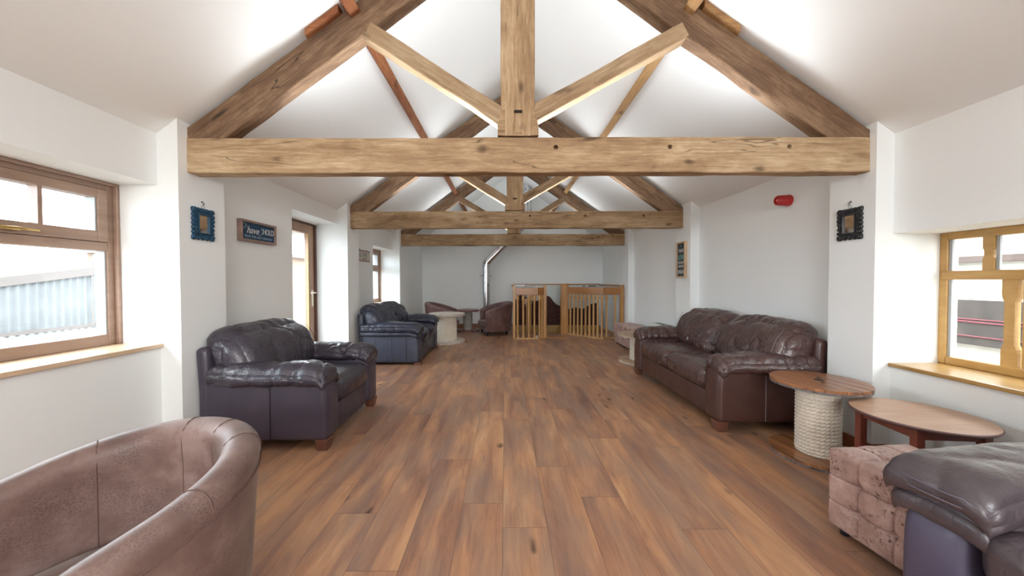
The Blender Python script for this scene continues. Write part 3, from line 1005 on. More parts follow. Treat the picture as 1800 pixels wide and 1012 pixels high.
def mirror(loc, rz, mat_, label, tilt=0.0):
    W, H, w, h = 0.198, 0.248, 0.095, 0.140
    t = thing('carved_mirror', label, 'mirror', loc, rz, 'small carved mirrors')
    t.rotation_euler = (tilt, 0, rz)
    scallop_ring(W, H, w, h, (5, 7)).build('frame', mat_, t, smooth=40)
    MB().box(0.004, 0.010, -w / 2 - 0.002, w / 2 + 0.002, -h / 2 - 0.002, h / 2 + 0.002).build('mirror_glass', 'mirror', t)
    MB().tube([(0.006, -0.022, H / 2 - 0.01), (0.010, 0, H / 2 + 0.032), (0.006, 0.022, H / 2 - 0.01)], 0.0016, 6).build('hanging_string', 'string', t)
    MB().tube([(0.0, 0, H / 2 + 0.045), (0.016, 0, H / 2 + 0.042), (0.017, 0, H / 2 + 0.03), (0.010, 0, H / 2 + 0.026)], 0.003, 6).lathe(
        [(0, 0), (0.006, 0), (0.006, 0.004), (0, 0.006)], 10, (0, 0, H / 2 + 0.048), 'x').build('hook', 'mir_black', t, smooth=40)
    return t


mirror((XL + 0.001, 2.712, 1.742), 0, 'mir_blue', 'small mirror in a dark blue carved frame on the left pillar above the armchair')
mirror((XR - 0.001, 2.732, 1.738), math.pi, 'mir_black', 'small mirror in a black carved frame on the right pillar above the cable-reel table')


def framed_board(name, loc, rz, W, H, D, fw, mframe, mboard, label, cat):
    t = thing(name, label, cat, loc, rz, None)
    b = MB()
    b.box(0, D, -W / 2, -W / 2 + fw, -H / 2, H / 2, 0.002).box(0, D, W / 2 - fw, W / 2, -H / 2, H / 2, 0.002)
    b.box(0, D, -W / 2 + fw, W / 2 - fw, H / 2 - fw, H / 2, 0.002).box(0, D, -W / 2 + fw, W / 2 - fw, -H / 2, -H / 2 + fw, 0.002)
    b.build('frame', mframe, t)
    MB().box(0.002, D - 0.015, -W / 2 + fw, W / 2 - fw, -H / 2 + fw, H / 2 - fw).build('board', mboard, t)
    return t


RT = (R(90), 0, R(90))       # text facing +X
# 'to have & to hold' sign, left wall
t = framed_board('wall_sign', (WL, 3.507, 1.788), 0, 0.50, 0.203, 0.043, 0.022, 'sign_wood', 'sign_blue', 'oblong navy wooden sign with white script about having and holding, left wall', 'sign')
fx = 0.030
text('lettering', 'to', 0.050, 'ink_pale', t, (fx, -0.205, 0.030), RT, shear=0.35)
text('lettering', 'have', 0.095, 'ink_cream', t, (fx, -0.085, 0.008), RT, shear=0.4, sx=0.95)
text('lettering', '&', 0.040, 'ink_pale', t, (fx, 0.045, 0.036), RT)
text('lettering', 'to', 0.034, 'ink_pale', t, (fx, 0.050, 0.004), RT, shear=0.3)
text('lettering', 'HOLD', 0.082, 'ink_cream', t, (fx, 0.142, 0.016), RT, sx=0.72)
text('lettering', 'FROM THIS DAY FORWARD', 0.034, 'ink_pale', t, (fx, 0.0, -0.052), RT, sx=0.92)
MB().tube([(fx, -0.235 + 0.012 * i, 0.052 + 0.022 * math.sin(i * 0.62)) for i in range(9)], 0.0016, 5).build('flourish', 'ink_cream', t)
MB().tube([(fx, -0.01 + 0.009 * i, -0.012 - 0.016 * math.sin(i * 0.55)) for i in range(9)], 0.0016, 5).build('flourish', 'ink_cream', t)

# vertical board on the second right pillar
t = framed_board('wall_sign', (XR, 5.305, 1.618), math.pi, 0.265, 0.545, 0.042, 0.024, 'sign_wood_l', 'sign_slate', 'tall slate-coloured wooden sign with stacked words on the right pillar', 'sign')
for z, s, tx, mm, kx in ((0.205, 0.040, 'A', 'ink_pale', 1.0), (0.135, 0.072, 'TRUE', 'ink_cream', 0.95), (0.088, 0.016, '- - - - - - -', 'ink_pale', 1),
                         (0.035, 0.098, 'LOVE', 'ink_green', 0.72), (-0.045, 0.056, 'STORY', 'ink_cream', 0.95), (-0.100, 0.050, 'NEVER', 'ink_cream', 0.95),
                         (-0.138, 0.016, '- - - - - - -', 'ink_pale', 1), (-0.185, 0.080, 'ENDS', 'ink_cream', 0.88)):
    text('lettering', tx, s, mm, t, (0.029, 0, z), RT, sx=kx)

# small cream plaque between two brown rails, far left wall
t = thing('wall_plaque', 'small cream plaque with grey lettering between two brown rails, far left wall', 'sign', (WL, 6.145, 1.748), 0)
MB().box(0.002, 0.012, -0.245, 0.245, -0.085, 0.085).build('board', 'sign_cream', t)
MB().box(0, 0.02, -0.26, 0.26, 0.078, 0.096, 0.003).box(0, 0.02, -0.26, 0.26, -0.096, -0.078, 0.003).box(0.001, 0.016, 0.238, 0.248, -0.08, 0.08).build('rail', 'sign_wood', t)
MB().tube([(0.01, -0.17, 0.09), (0.004, -0.165, 0.115)], 0.003, 6).build('hanger', 'string', t)
MB().tube([(0.01, 0.15, 0.09), (0.004, 0.155, 0.115)], 0.003, 6).build('hanger', 'string', t)
text('lettering', 'LOVE', 0.115, 'ink_grey', t, (0.013, -0.01, 0.012), RT, sx=1.25)
text('lettering', 'lives here', 0.048, 'ink_grey', t, (0.013, 0.03, -0.05), RT, shear=0.3)

# red sounder on the right wall
t = thing('alarm_sounder', 'red cylindrical fire alarm sounder high on the right wall', 'alarm', (WR, 3.49, 2.095), math.pi)
MB().lathe([(0, 0), (0.056, 0), (0.058, 0.012), (0.054, 0.03), (0.048, 0.115), (0.042, 0.122), (0.030, 0.122), (0.028, 0.10), (0, 0.10)], 28, (0, 0, 0), 'x').build('body', 'red', t, smooth=40)
MB().lathe([(0, 0.10), (0.020, 0.10), (0.020, 0.116), (0.014, 0.121), (0, 0.122)], 20, (0, 0, 0), 'x').build('lens', 'red_lens', t, smooth=40, label='paler red front lens')


# ------------------------------------------------------------------ sofas
def nz(v, s, sd=0.0):
    return noise.noise(Vector((v[0] * s[0] + sd, v[1] * s[1] + sd * 1.7, v[2] * s[2] - sd)))


def creases(v, s, sd):
    """sharp folded creases: ridged noise"""
    a = nz(v, s, sd)
    return -(1 - min(1.0, abs(a) * 5.5)) ** 2


def sofa(name, label, cat, loc, rz, W, D, mt, stitch, style, nseat, nback, sd=0.0, group=None, arm_w=0.25, back_h=0.93, seams=True, mp_=None, pad_in=0.0):
    mp_ = mp_ or mt
    """faces local +X; width along Y. style 'pillow': one fat pad per arm; 'roll': pad over a second roll, pleated side"""
    t = thing(name, label, cat, loc, rz, group)
    hd, hw = D / 2, W / 2
    inner = W - 2 * arm_w
    # plinth / seat frame
    b = MB()
    z0 = 0.085 if style == 'pillow' else 0.035
    b.soft((D - 0.08, inner + 0.02, 0.30 - z0), 0.02, (-0.02, 0, (0.30 + z0) / 2), 8, 2)
    b.build('seat_frame', mp_, t, smooth=50)
    # back frame
    def bf(p, d, u):
        p = p.copy()
        p.x -= 0.0 if u.z < 0 else 0.02 * u.z
        return p
    b = MB().soft((0.10, W - 0.01, 0.80 - z0), 0.040, (-hd + 0.055, 0, (0.80 + z0) / 2), 12, 3, (0, 0, 0), bf)
    b.build('back_frame', mp_, t, smooth=50)
    # arms
    for s in (-1, 1):
        yc = s * (hw - arm_w / 2)
        ztop = 0.555 if style == 'pillow' else 0.47

        def arm_fn(p, d, u):
            p = p.copy()
            if u.z > 0:
                p.x -= 0.035 * max(0, u.x) * max(0, u.z) ** 3
            p.z += 0.004 * nz(p, (6, 6, 6), sd + s)
            return p
        b = MB().soft((D - 0.05, arm_w - 0.02, ztop - z0), 0.035, (-0.015, yc, (ztop + z0) / 2), 14, 3, (0.006, 0.006, 0), arm_fn)
        ar = b.build('arm', mp_, t, smooth=50)
        if style == 'pillow':
            MB().tube([(0.05, yc + s * (arm_w / 2 - 0.003), z0 + 0.02), (0.05, yc + s * (arm_w / 2 - 0.001), 0.3), (0.05, yc + s * (arm_w / 2 - 0.003), ztop - 0.06)], 0.003, 5).build('seam', stitch, ar)
        else:
            for xs in (-0.22, 0.03, 0.25):
                sb = MB()
                sb.tube([(xs, yc + s * (arm_w / 2 - 0.008), z0 + 0.01), (xs, yc + s * (arm_w / 2 - 0.003), 0.25), (xs, yc + s * (arm_w / 2 - 0.008), ztop - 0.05)], 0.006, 6)
                sb.build('pleat', mp_, ar, smooth=60)

        def pad(zc_, th, length, wid, x_c, over, sdd, crs, droop):
            def f(p, d, u):
                p = p.copy()
                # cross-section: domed top, sides droop over the arm
                p.z -= droop * (abs(u.y) ** 3)
                # front end rolls down
                k_ = max(0.0, (u.x - 0.62) / 0.38)
                p.z -= 0.045 * k_ ** 2
                p.z += 0.010 * math.sin(u.x * 5 + sdd) * (1 - abs(u.y))
                amp = crs
                q = creases(p, (7.5, 3.0, 3.0), sdd) * 0.018 * amp + creases(p, (16, 5, 5), sdd + 5) * 0.007 * amp + nz(p, (9, 6, 6), sdd) * 0.012 * amp
                p += d * q
                return p
            return MB().soft((length, wid + pad_in, th), th * 0.46, (x_c, yc + s * over - s * pad_in / 2, zc_), 44, 5, (0.0, 0.01, 0.012), f)
        if style == 'pillow':
            p = pad(0.602, 0.125, D - 0.10, arm_w + 0.05, 0.02, 0.012, sd + s * 3, 1.0, 0.045)
            po = p.build('arm_pad', mt, t, smooth=60)
            if seams:
                yy = yc + s * (0.012 + (arm_w + 0.05) / 2 + 0.004)
                MB().tube([(-hd + 0.10 + (D - 0.16) * i / 20, yy - s * 0.004 * math.sin(i), 0.585 - 0.010 - 0.020 * max(0, (i - 16) / 4)) for i in range(20)], 0.0032, 5).build('seam', stitch, po)
        else:
            p = pad(0.515, 0.10, D - 0.06, arm_w + 0.045, 0.0, 0.010, sd + s * 2, 0.25, 0.030)
            p.build('arm_roll', mt, t, smooth=60)
            p = pad(0.600, 0.115, D - 0.04, arm_w + 0.075, 0.018, 0.008, sd + s * 5, 0.45, 0.040)
            po = p.build('arm_pad', mt, t, smooth=60)
            if seams:
                for dz in (0.0, 0.03):
                    sb = MB()
                    pts = []
                    wy = (arm_w + 0.075) / 2 + 0.006
                    for i in range(26):
                        x = -hd + 0.12 + (D - 0.26) * i / 25
                        pts.append((x, yc + s * (0.004 + wy), 0.568 + dz - 0.012 * max(0, (i - 20) / 5)))
                    sb.tube(pts, 0.0035, 5)
                    fpts = [(hd - 0.001 - 0.01 * ((j - 5) / 5) ** 4, yc - s * pad_in / 2 - (wy - 0.06) + (2 * wy - 0.12) * j / 10, 0.545 + dz) for j in range(11)]
                    sb.build('seam', stitch, po)
                    MB().tube(fpts, 0.003, 5).build('seam', stitch, po)
    # seat cushions
    sw = inner / nseat
    for i in range(nseat):
        yc = -inner / 2 + sw * (i + 0.5)

        def sf(p, d, u, i=i):
            p = p.copy()
            p.z += 0.02 * u.x if u.z > 0 else 0
            if u.x > 0.5 and u.z < 0:
                p.x -= 0.02 * (u.x - 0.5) * -u.z
            edge = max(abs(u.y), 0) ** 4
            q = 0.006 * nz(p, (5, 5, 5), sd + i) - 0.004 * abs(nz(p, (4, 26, 4), sd + i * 3)) * edge * 2
            if u.x > 0.4:
                q -= 0.010 * abs(nz(p, (3, 22, 3), sd + 9 + i)) * (0.5 + edge)
            p += d * q
            return p
        sx = D - 0.26
        b = MB().soft((sx, sw - 0.004, 0.20), 0.065, (hd - 0.035 - sx / 2, yc, 0.385), 34, 5, (0.03, 0.0, 0.035), sf)
        so = b.build('seat_cushion', mt, t, smooth=60)
        if seams:
            zz = 0.445
            MB().tube([(hd - 0.035 + 0.014 * (1 - ((j - 10) / 10) ** 2) - 0.006, yc - sw / 2 + 0.04 + (sw - 0.08) * j / 20, zz) for j in range(21)], 0.0022, 5).build('seam', stitch, so)
    # back cushions: fat, leaning, rolled over the back frame
    bw = (W - 0.09) / nback
    for i in range(nback):
        yc = -(bw * nback) / 2 + bw * (i + 0.5)

        def bfn(p, d, u, i=i):
            p = p.copy()
            # lean back with height, bulge forward low down
            p.x -= 0.09 * u.z + 0.02
            if u.x > 0: p.x += 0.035 * (1 - u.z ** 2)
            if u.z > 0: p.z -= 0.035 * abs(u.y) ** 5
            q = creases(p, (2.5, 6.0, 3.2), sd + i * 4) * 0.020 + creases(p, (4, 15, 4), sd + 2 + i) * 0.011 + nz(p, (4, 7, 4), sd + i) * 0.012
            fr = 1.0 if u.x > -0.2 else 0.3
            p += d * q * fr
            return p
        hgt = back_h - 0.40
        b = MB().soft((0.32, bw - 0.004, hgt), 0.14, (-hd + 0.215, yc, 0.40 + hgt / 2 + 0.005), 40, 6, (0.04, 0.012, 0.012), bfn)
        bo = b.build('back_cushion', mt, t, smooth=60)
        if seams:
            for s2 in ((-1, 1) if nback == 1 else ((-1,) if i == 0 else (1,))):
                yy = yc + s2 * (bw / 2 - 0.085)
                pts = []
                for j in range(15):
                    a = j / 14 * math.pi * 0.5
                    zz = 0.50 + (hgt - 0.16) * j / 14
                    u_ = (zz - 0.40 - hgt / 2) / (hgt / 2)
                    x = -hd + 0.215 + 0.16 - 0.09 * u_ - 0.02 + 0.035 * (1 - u_ ** 2) + 0.008 - (0.05 * max(0, u_ - 0.35) ** 1.5 * 2)
                    pts.append((x, yy, zz))
                MB().tube(pts, 0.0022, 5).build('seam', stitch, bo)
    # feet
    for sx_ in (-1, 1):
        for sy_ in (-1, 1):
            x, y = sx_ * (hd - 0.085), sy_ * (hw - 0.075)
            b = MB()
            if style == 'pillow':
                tt = bmesh.new()
                bmesh.ops.create_cube(tt, size=1)
                for v in tt.verts:
                    k_ = 0.052 if v.co.z > 0 else 0.038
                    v.co = Vector((x + math.copysign(k_, v.co.x), y + math.copysign(k_, v.co.y), 0.092 if v.co.z > 0 else 0.0))
                bmesh.ops.bevel(tt, geom=tt.edges[:], offset=0.004, segments=1, affect='EDGES')
                b.add(tt)
            else:
                b.box(x - 0.055 + 0.02 * sx_, x + 0.055 + 0.02 * sx_, y - 0.05, y + 0.05, 0, 0.037, 0.003, 1)
            b.build('foot', 'foot_red', t)
    return t


sofa('snuggler_armchair', 'wide plum-brown leather armchair on wooden block feet below the left wall signs', 'armchair', (-1.832, 3.17, 0), R(0.3), 1.10, 1.01,
     'leather_plum', 'stitch_d', 'pillow', 1, 1, 1.3, None, 0.25, mp_='panel_plum')
sofa('leather_sofa', 'blue-black leather two-seater with pleated side panels beyond the glazed door', 'sofa', (-1.79, 6.135, 0), 0, 1.52, 0.98,
     'leather_navy', 'stitch_d', 'roll', 2, 2, 7.7, None, 0.25, 0.92, mp_='panel_navy')
sofa('leather_sofa', 'shiny brown leather two-seater against the right wall, beside the rope cable reel', 'sofa', (2.258, 3.945, 0), math.pi, 2.0, 0.96,
     'leather_brown', 'stitch', 'pillow', 2, 2, 4.1, None, 0.25, 0.93, mp_='panel_brown')
a_ = math.pi + R(5.4)
# front-left arm corner at (1.52, 1.33)
W_, D_ = 1.75, 0.96
fx_, fy_ = Vector((math.cos(a_), math.sin(a_))), Vector((-math.sin(a_), math.cos(a_)))
c_ = Vector((1.483, 1.345)) - fx_ * (D_ / 2) + fy_ * (W_ / 2)
sofa('leather_sofa', 'dark grape-coloured leather sofa cropped by the bottom right corner, beside the tufted ottoman', 'sofa', (c_.x, c_.y, 0), a_, W_, D_,
     'leather_grape', 'stitch_g', 'roll', 2, 2, 12.9, None, 0.20, 0.90, mp_='panel_grape', pad_in=0.05)


# ------------------------------------------------------------------ tub chairs
def tub_chair(label, loc, rz, mt, Rc=0.335, th=0.10, Lf=0.16, zb=0.80, za=0.61, group='tub chairs', foot='foot_black', cushion=True):
    """faces local +X; crest follows a horseshoe"""
    t = thing('tub_chair', label, 'chair', loc, rz, group)
    path = []
    n = 40
    for i in range(9):
        path.append((Vector((Lf * (1 - i / 8), Rc)), Vector((0, 1)), 0))
    for i in range(1, n):
        a = math.pi / 2 + math.pi * i / n
        path.append((Vector((Rc * math.cos(a), Rc * math.sin(a))), Vector((math.cos(a), math.sin(a))), 1))
    for i in range(9):
        path.append((Vector((Lf * (i / 8), -Rc)), Vector((0, -1)), 0))
    tt = bmesh.new()
    rings = []
    crest = []
    m = len(path)
    for i, (p, nr, _) in enumerate(path):
        # height falls from the back to the arm fronts
        f = max(0.0, (p.x + Rc) / (Rc + Lf))
        hgt = zb + (za - zb) * (f ** 1.15)
        endf = min(i, m - 1 - i)
        sh = 1.0 if endf > 2 else (0.55, 0.84, 0.96)[endf]
        o_, i_ = th / 2, -th / 2
        sec = [(o_ * 0.80, 0.10), (o_ * 0.95, 0.13), (o_ * 1.0, 0.30), (o_ * 1.08, hgt - 0.12), (o_ * 1.14, hgt - 0.07)]
        for k in range(9):
            a = math.pi * k / 8
            sec.append((o_ * 1.18 * math.cos(a), hgt - 0.055 + 0.055 * math.sin(a)))
        sec += [(i_ * 1.12, hgt - 0.10), (i_ * 0.95, hgt - 0.16), (i_ * 0.8, 0.40), (i_ * 0.8, 0.14), (0, 0.10)]
        ring = []
        for (dd, z) in sec:
            q = p + nr * dd * sh
            zz = z if endf > 2 else 0.10 + (z - 0.10) * (0.965, 0.988, 0.997)[endf]
            flare = 0.035 * max(0, (z - 0.1) / 0.7)
            q = q + nr * flare
            ring.append(tt.verts.new((q.x, q.y, zz)))
        rings.append(ring)
        crest.append((p, nr, hgt))
    for i in range(m - 1):
        A, B = rings[i], rings[i + 1]
        L = len(A)
        for k in range(L):
            tt.faces.new((A[k], A[(k + 1) % L], B[(k + 1) % L], B[k]))
    tt.faces.new(rings[0][::-1])
    tt.faces.new(rings[-1])
    bmesh.ops.recalc_face_normals(tt, faces=tt.faces[:])
    b = MB()
    b.add(tt)
    sh_ = b.build('shell', mt, t, smooth=60)
    # piped seam below the crest outside, and vertical panel seams
    MB().tube([(p.x + nr.x * (th / 2 * 1.13 + 0.031), p.y + nr.y * (th / 2 * 1.13 + 0.031), h - 0.085) for p, nr, h in crest[3:-3]], 0.0022, 5).build('seam', 'seam_tub', sh_)
    for i in (12, 22, m // 2, m - 23, m - 13):
        p, nr, h = crest[i]
        pts = []
        for z, kk in ((0.30, 0.8), (0.40, 0.8), ((0.40 + h - 0.16) / 2, 0.875), (h - 0.16, 0.95), (h - 0.13, 1.035), (h - 0.10, 1.12), (h - 0.078, 1.15)):
            fl = 0.035 * (z - 0.1) / 0.7 - (th / 2) * kk
            pts.append((p.x + nr.x * fl, p.y + nr.y * fl, z))
        for k in range(7):
            a = math.pi * (1 - k / 6)
            fl = 0.035 * (h - 0.1) / 0.7 + th / 2 * 1.19 * math.cos(a)
            pts.append((p.x + nr.x * fl, p.y + nr.y * fl, h - 0.054 + 0.0555 * math.sin(a)))
        MB().tube(pts, 0.0022, 5).build('seam', 'seam_tub', sh_)
    # seat deck and cushion following the horseshoe
    ri = Rc - th / 2 + 0.012
    outl = []
    for i in range(25):
        a = math.pi / 2 + math.pi * i / 24
        outl.append((ri * math.cos(a), ri * math.sin(a)))
    outl = [(Lf + 0.02, ri)] + outl + [(Lf + 0.02, -ri)]
    bb = MB().prism([(q[0] * 1.0, q[1]) for q in outl], 'z', 0.12, 0.20)
    bb.build('seat_base', mt, t, smooth=40)
    tt = bmesh.new()
    rows = []
    for (sc, z) in ((0.93, 0.195), (0.985, 0.215), (0.99, 0.28), (0.965, 0.31), (0.90, 0.33), (0.6, 0.345), (0.25, 0.35)):
        rows.append([tt.verts.new((0.0 + (q[0] + (0.05 if q[0] > Lf else 0)) * sc, q[1] * sc, z)) for q in outl])
    for i in range(len(rows) - 1):
        A, B = rows[i], rows[i + 1]
        L = len(A)
        for k in range(L):
            tt.faces.new((A[k], A[(k + 1) % L], B[(k + 1) % L], B[k]))
    tt.faces.new(rows[-1])
    tt.faces.new(rows[0][::-1])
    bmesh.ops.recalc_face_normals(tt, faces=tt.faces[:])
    b = MB()
    b.add(tt)
    b.build('seat_cushion', mt, t, smooth=70)
    for x in (-Rc * 0.68, Lf - 0.04):
        for y in (-1, 1):
            yy = y * (Rc * (0.66 if x < 0 else 0.9))
            MB().lathe([(0, 0), (0.019, 0), (0.027, 0.10), (0.03, 0.13), (0, 0.13)], 4, (x, yy, 0)).build('leg', foot, t)
    return t


fc = tub_chair('large distressed brown tub chair cropped by the bottom left corner, in the foreground', (-1.2855, 1.063, 0), R(244.3), 'tub', 0.350, 0.10, 0.185, 0.739, 0.620)
dk = tub_chair('dark brown tub chair in the far left corner, behind the pale cable-reel table', (-1.50, 8.50, 0), R(4), 'tub_dark', 0.36, 0.10, 0.30, 0.80, 0.60)
clone(dk, (-0.26, 8.66, 0), R(180 + 14), 'dark brown tub chair standing left of the stair balustrade, in front of the flue pipe')


# ------------------------------------------------------------------ cable-reel tables
def disc_planks(r, z0, z1, n, gap=0.006, off=0.0):
    """round board of planks running along local X"""
    b = MB()
    wd = 2 * r / n
    for i in range(n):
        ya, yb = -r + wd * i + gap / 2, -r + wd * (i + 1) - gap / 2
        if i == 0: ya = -r + 0.0005
        if i == n - 1: yb = r - 0.0005
        pts = []
        K = 14
        for k in range(K + 1):
            y = ya + (yb - ya) * k / K
            pts.append((math.sqrt(max(0, r * r - y * y)), y))
        for k in range(K, -1, -1):
            y = ya + (yb - ya) * k / K
            pts.append((-math.sqrt(max(0, r * r - y * y)), y))
        b.prism(pts, 'z', z0 + random.uniform(0, 0.001), z1 - random.uniform(0, 0.0015))
    return b


def rope_drum(r, z0, z1, pitch, strands, per=9):
    """rope wound tightly round a drum, three-strand lay visible"""
    tt = bmesh.new()
    rows = int((z1 - z0) / pitch * per)
    seg = strands * 6
    rings = []
    ro = pitch / 2
    for j in range(rows + 1):
        ring = []
        for k in range(seg):
            th = 2 * math.pi * k / seg
            z = z0 + (z1 - z0) * j / rows
            v = (z - z0) / pitch - th / (2 * math.pi)
            s = v - math.floor(v)
            c = max(0.0, 1 - (2 * s - 1) ** 2) ** 0.5
            ph = th / (2 * math.pi) * strands - s * 1.1
            lay = abs(math.sin(math.pi * ph)) ** 0.6
            rad = r - ro + ro * c * (0.45 + 0.55 * lay)
            ring.append(tt.verts.new((rad * math.cos(th), rad * math.sin(th), z)))
        rings.append(ring)
    for j in range(rows):
        A, B = rings[j], rings[j + 1]
        for k in range(seg):
            tt.faces.new((A[k], A[(k + 1) % seg], B[(k + 1) % seg], B[k]))
    b = MB()
    b.add(tt)
    return b


def reel_table(label, loc, rz, r, h, rd, mtop, medge, mrope, th=0.035, pitch=0.026, strands=30, fine=True, ir=0.0):
    t = thing('cable_reel_table', label, 'table', loc, rz, 'cable-reel tables')
    o1 = disc_planks(r, h - th * 0.55, h, 6).build('table_top', mtop, t)
    o1b = disc_planks(r - 0.002, h - th, h - th * 0.56, 5, off=1).build('lower_board', medge, o1, rot=(0, 0, R(90)), label='weathered cross boards under the top')
    if fine:
        hb = MB()
        hb.lathe([(0, 0), (0.030, 0), (0.032, 0.0015), (0.030, 0.0025), (0, 0.0026)], 18, (0.005, -0.012, h - 0.0012))
        hb.lathe([(0, 0), (0.014, 0), (0.015, 0.002), (0, 0.002)], 14, (0.055, -0.065, h - 0.0009))
        hb.lathe([(0, 0), (0.013, 0), (0.014, 0.002), (0, 0.002)], 14, (-0.06, 0.03, h - 0.0009))
        hb.build('spindle_hole', 'hole', o1)
    MB().lathe([(0, th), (rd - 0.02, th), (rd - 0.02, h - th), (0, h - th)], 40).build('drum_core', mrope, t)
    rope_drum(rd, th, h - th, pitch, strands).build('rope_winding', mrope, t, smooth=80)
    o2 = disc_planks(r, th * 0.5, th, 6).build('base_board', mtop, t)
    disc_planks(r - 0.002, 0, th * 0.49, 5).build('lower_board', medge, o2, rot=(0, 0, R(90)), label='weathered cross boards under the base')
    return t


reel_table('red-stained cable-reel table wound with cream rope, beside the brown sofa', (2.32, 2.58, 0), R(97), 0.290, 0.563, 0.135, 'reel', 'reel_edge', 'rope')
reel_table('pale weathered cable-reel table beyond the blue-black sofa', (-1.25, 7.48, 0), R(20), 0.383, 0.62, 0.213, 'reel_pale', 'reel_pale', 'rope', 0.05, 0.022, 30, False)
reel_table('small brown cable-reel table in the far corner between the two dark tub chairs', (-0.98, 9.15, 0), R(40), 0.30, 0.56, 0.12, 'mahog', 'reel_edge', 'rope_g', 0.04, 0.022, 24, False)
reel_table('low tan cable-reel table mostly hidden behind the far arm of the brown sofa', (2.15, 5.62, 0), R(80), 0.31, 0.45, 0.14, 'reel_tan', 'reel_pale', 'rope', 0.04, 0.022, 24, False)

# ------------------------------------------------------------------ round occasional table
t = thing('round_table', 'round light-brown table with four red-brown legs under the right window', 'table', (2.475, 2.085, 0), 0)
rt, ht = 0.302, 0.500
MB().lathe([(0, ht - 0.022), (rt - 0.014, ht - 0.022), (rt - 0.002, ht - 0.013), (rt, ht - 0.007), (rt - 0.003, ht - 0.001), (rt - 0.006, ht - 0.0005)], 72).build('top_edge', 'table_edge', t, smooth=40, label='dark worn rim of the table top')
MB().lathe([(0, ht - 0.004), (rt - 0.005, ht - 0.004), (rt - 0.006, ht), (0, ht + 0.0005)], 72).build('table_top', 'table', t, smooth=40)
va = math.atan2(0.645, 0.764)
lp = [Vector((math.cos(va + math.pi / 2 * k), math.sin(va + math.pi / 2 * k))) * 0.238 for k in range(4)]
for p in lp:
    MB().box(-0.021, 0.021, -0.021, 0.021, 0, ht - 0.022, 0.002, 1).build('leg', 'mahog', t, (p.x, p.y, 0), (0, 0, va + math.pi / 4))
for k in range(4):
    p, q = lp[k], lp[(k + 1) % 4]
    d = (q - p)
    L = d.length
    MB().box(-L / 2 + 0.021, L / 2 - 0.021, -0.009, 0.009, ht - 0.085, ht - 0.0225, 0.001, 1).build('apron', 'mahog', t, ((p.x + q.x) / 2, (p.y + q.y) / 2, 0), (0, 0, math.atan2(d.y, d.x)))


# ------------------------------------------------------------------ tufted cube ottomans
def ottoman(label, loc, rz, sx, sy, h, mt, nx=3, ny=3, nh=3, foot='foot_black', group='tufted cube ottomans', res=46):
    t = thing('cube_ottoman', label, 'ottoman', loc, rz, group)
    zb = 0.035

    def line(v, n, w_=0.020):
        """signed distance-like groove strength to the nearest inner division; v in 0..1"""
        x = v * n
        k = round(x)
        if k <= 0 or k >= n: return 0.0
        dd = abs(x - k) / n
        return max(0.0, 1 - dd / w_) ** 2

    def dist_btn(v, u, n, m_):
        x, y = v * n, u * m_
        i, j = round(x), round(y)
        if i <= 0 or i >= n or j <= 0 or j >= m_: return 9
        return math.hypot((x - i) / n, (y - j) / m_)

    def f(p, d, u):
        p = p.copy()
        U = [(q + 1) / 2 for q in u]
        ad = [abs(q) for q in d]
        a = ad.index(max(ad))
        o = [q for q in range(3) if q != a]
        cnt = (nx, ny, nh)
        v0, v1 = U[o[0]], U[o[1]]
        n0, n1 = cnt[o[0]], cnt[o[1]]
        g = max(line(v0, n0), line(v1, n1)) * 0.010
        bd = dist_btn(v0, v1, n0, n1)
        g += 0.022 * math.exp(-(bd / 0.05) ** 2)
        fold = 0.004 * nz(p, (14, 14, 14), 3)
        s0, s1 = abs(math.sin(math.pi * v0 * n0)), abs(math.sin(math.pi * v1 * n1))
        bul = 0.004 * (s0 * s1) ** 0.5
        if a == 2 and d.z < 0: return p
        return p + d * (bul - g + fold)
    b = MB().soft((sx, sy, h - zb), 0.022, (0, 0, zb + (h - zb) / 2), res, 3, (0, 0, 0), f)
    body = b.build('body', mt, t, smooth=70)
    for i in range(1, nx):
        for j in range(1, ny):
            MB().lathe([(0, 0), (0.010, 0), (0.008, 0.004), (0, 0.006)], 10, (-sx / 2 + sx * i / nx, -sy / 2 + sy * j / ny, h - 0.026)).build('button', mt, body, smooth=60)
    for x in (-1, 1):
        for y in (-1, 1):
            MB().lathe([(0, 0), (0.018, 0), (0.024, zb + 0.01), (0, zb + 0.01)], 14, (x * (sx / 2 - 0.05), y * (sy / 2 - 0.05), 0)).build('foot', foot, t, smooth=40)
    return t


a2 = R(5.4)
ex, ey = Vector((math.cos(a2), math.sin(a2))), Vector((-math.sin(a2), math.cos(a2)))
cc = Vector((1.684, 1.815)) + ex * 0.23 - ey * 0.22
ottoman('distressed pink-brown tufted cube ottoman beside the dark grape sofa, foreground right', (cc.x, cc.y, 0), a2, 0.46, 0.435, 0.432, 'pouffe', res=100)
far_o = ottoman('dull pink-brown cube ottoman farthest down the right wall, beside the balustrade', (2.49, 7.13, 0), 0, 0.40, 0.40, 0.425, 'pouffe', res=28)
clone(far_o, (2.49, 6.70, 0), 0, 'dull pink-brown cube ottoman in front of the farthest one, along the right wall')

# ------------------------------------------------------------------ panel heater
t = thing('panel_heater', 'pale slatted-top panel heater against the right wall behind the brown sofa', 'heater', (2.66, 5.86, 0), 0)
MB().soft((0.16, 0.62, 0.50), 0.015, (0, 0, 0.315), 8, 2).build('body', 'heater', t, smooth=40)
gb = MB()
for i in range(7): gb.box(-0.055 + i * 0.016, -0.047 + i * 0.016, -0.27, 0.27, 0.564, 0.569)
gb.build('grille', 'heater_d', t)
for y in (-0.22, 0.22):
    MB().box(-0.10, 0.10, y - 0.02, y + 0.02, 0, 0.03, 0.004).box(-0.015, 0.015, y - 0.012, y + 0.012, 0.03, 0.07).build('foot', 'heater', t)

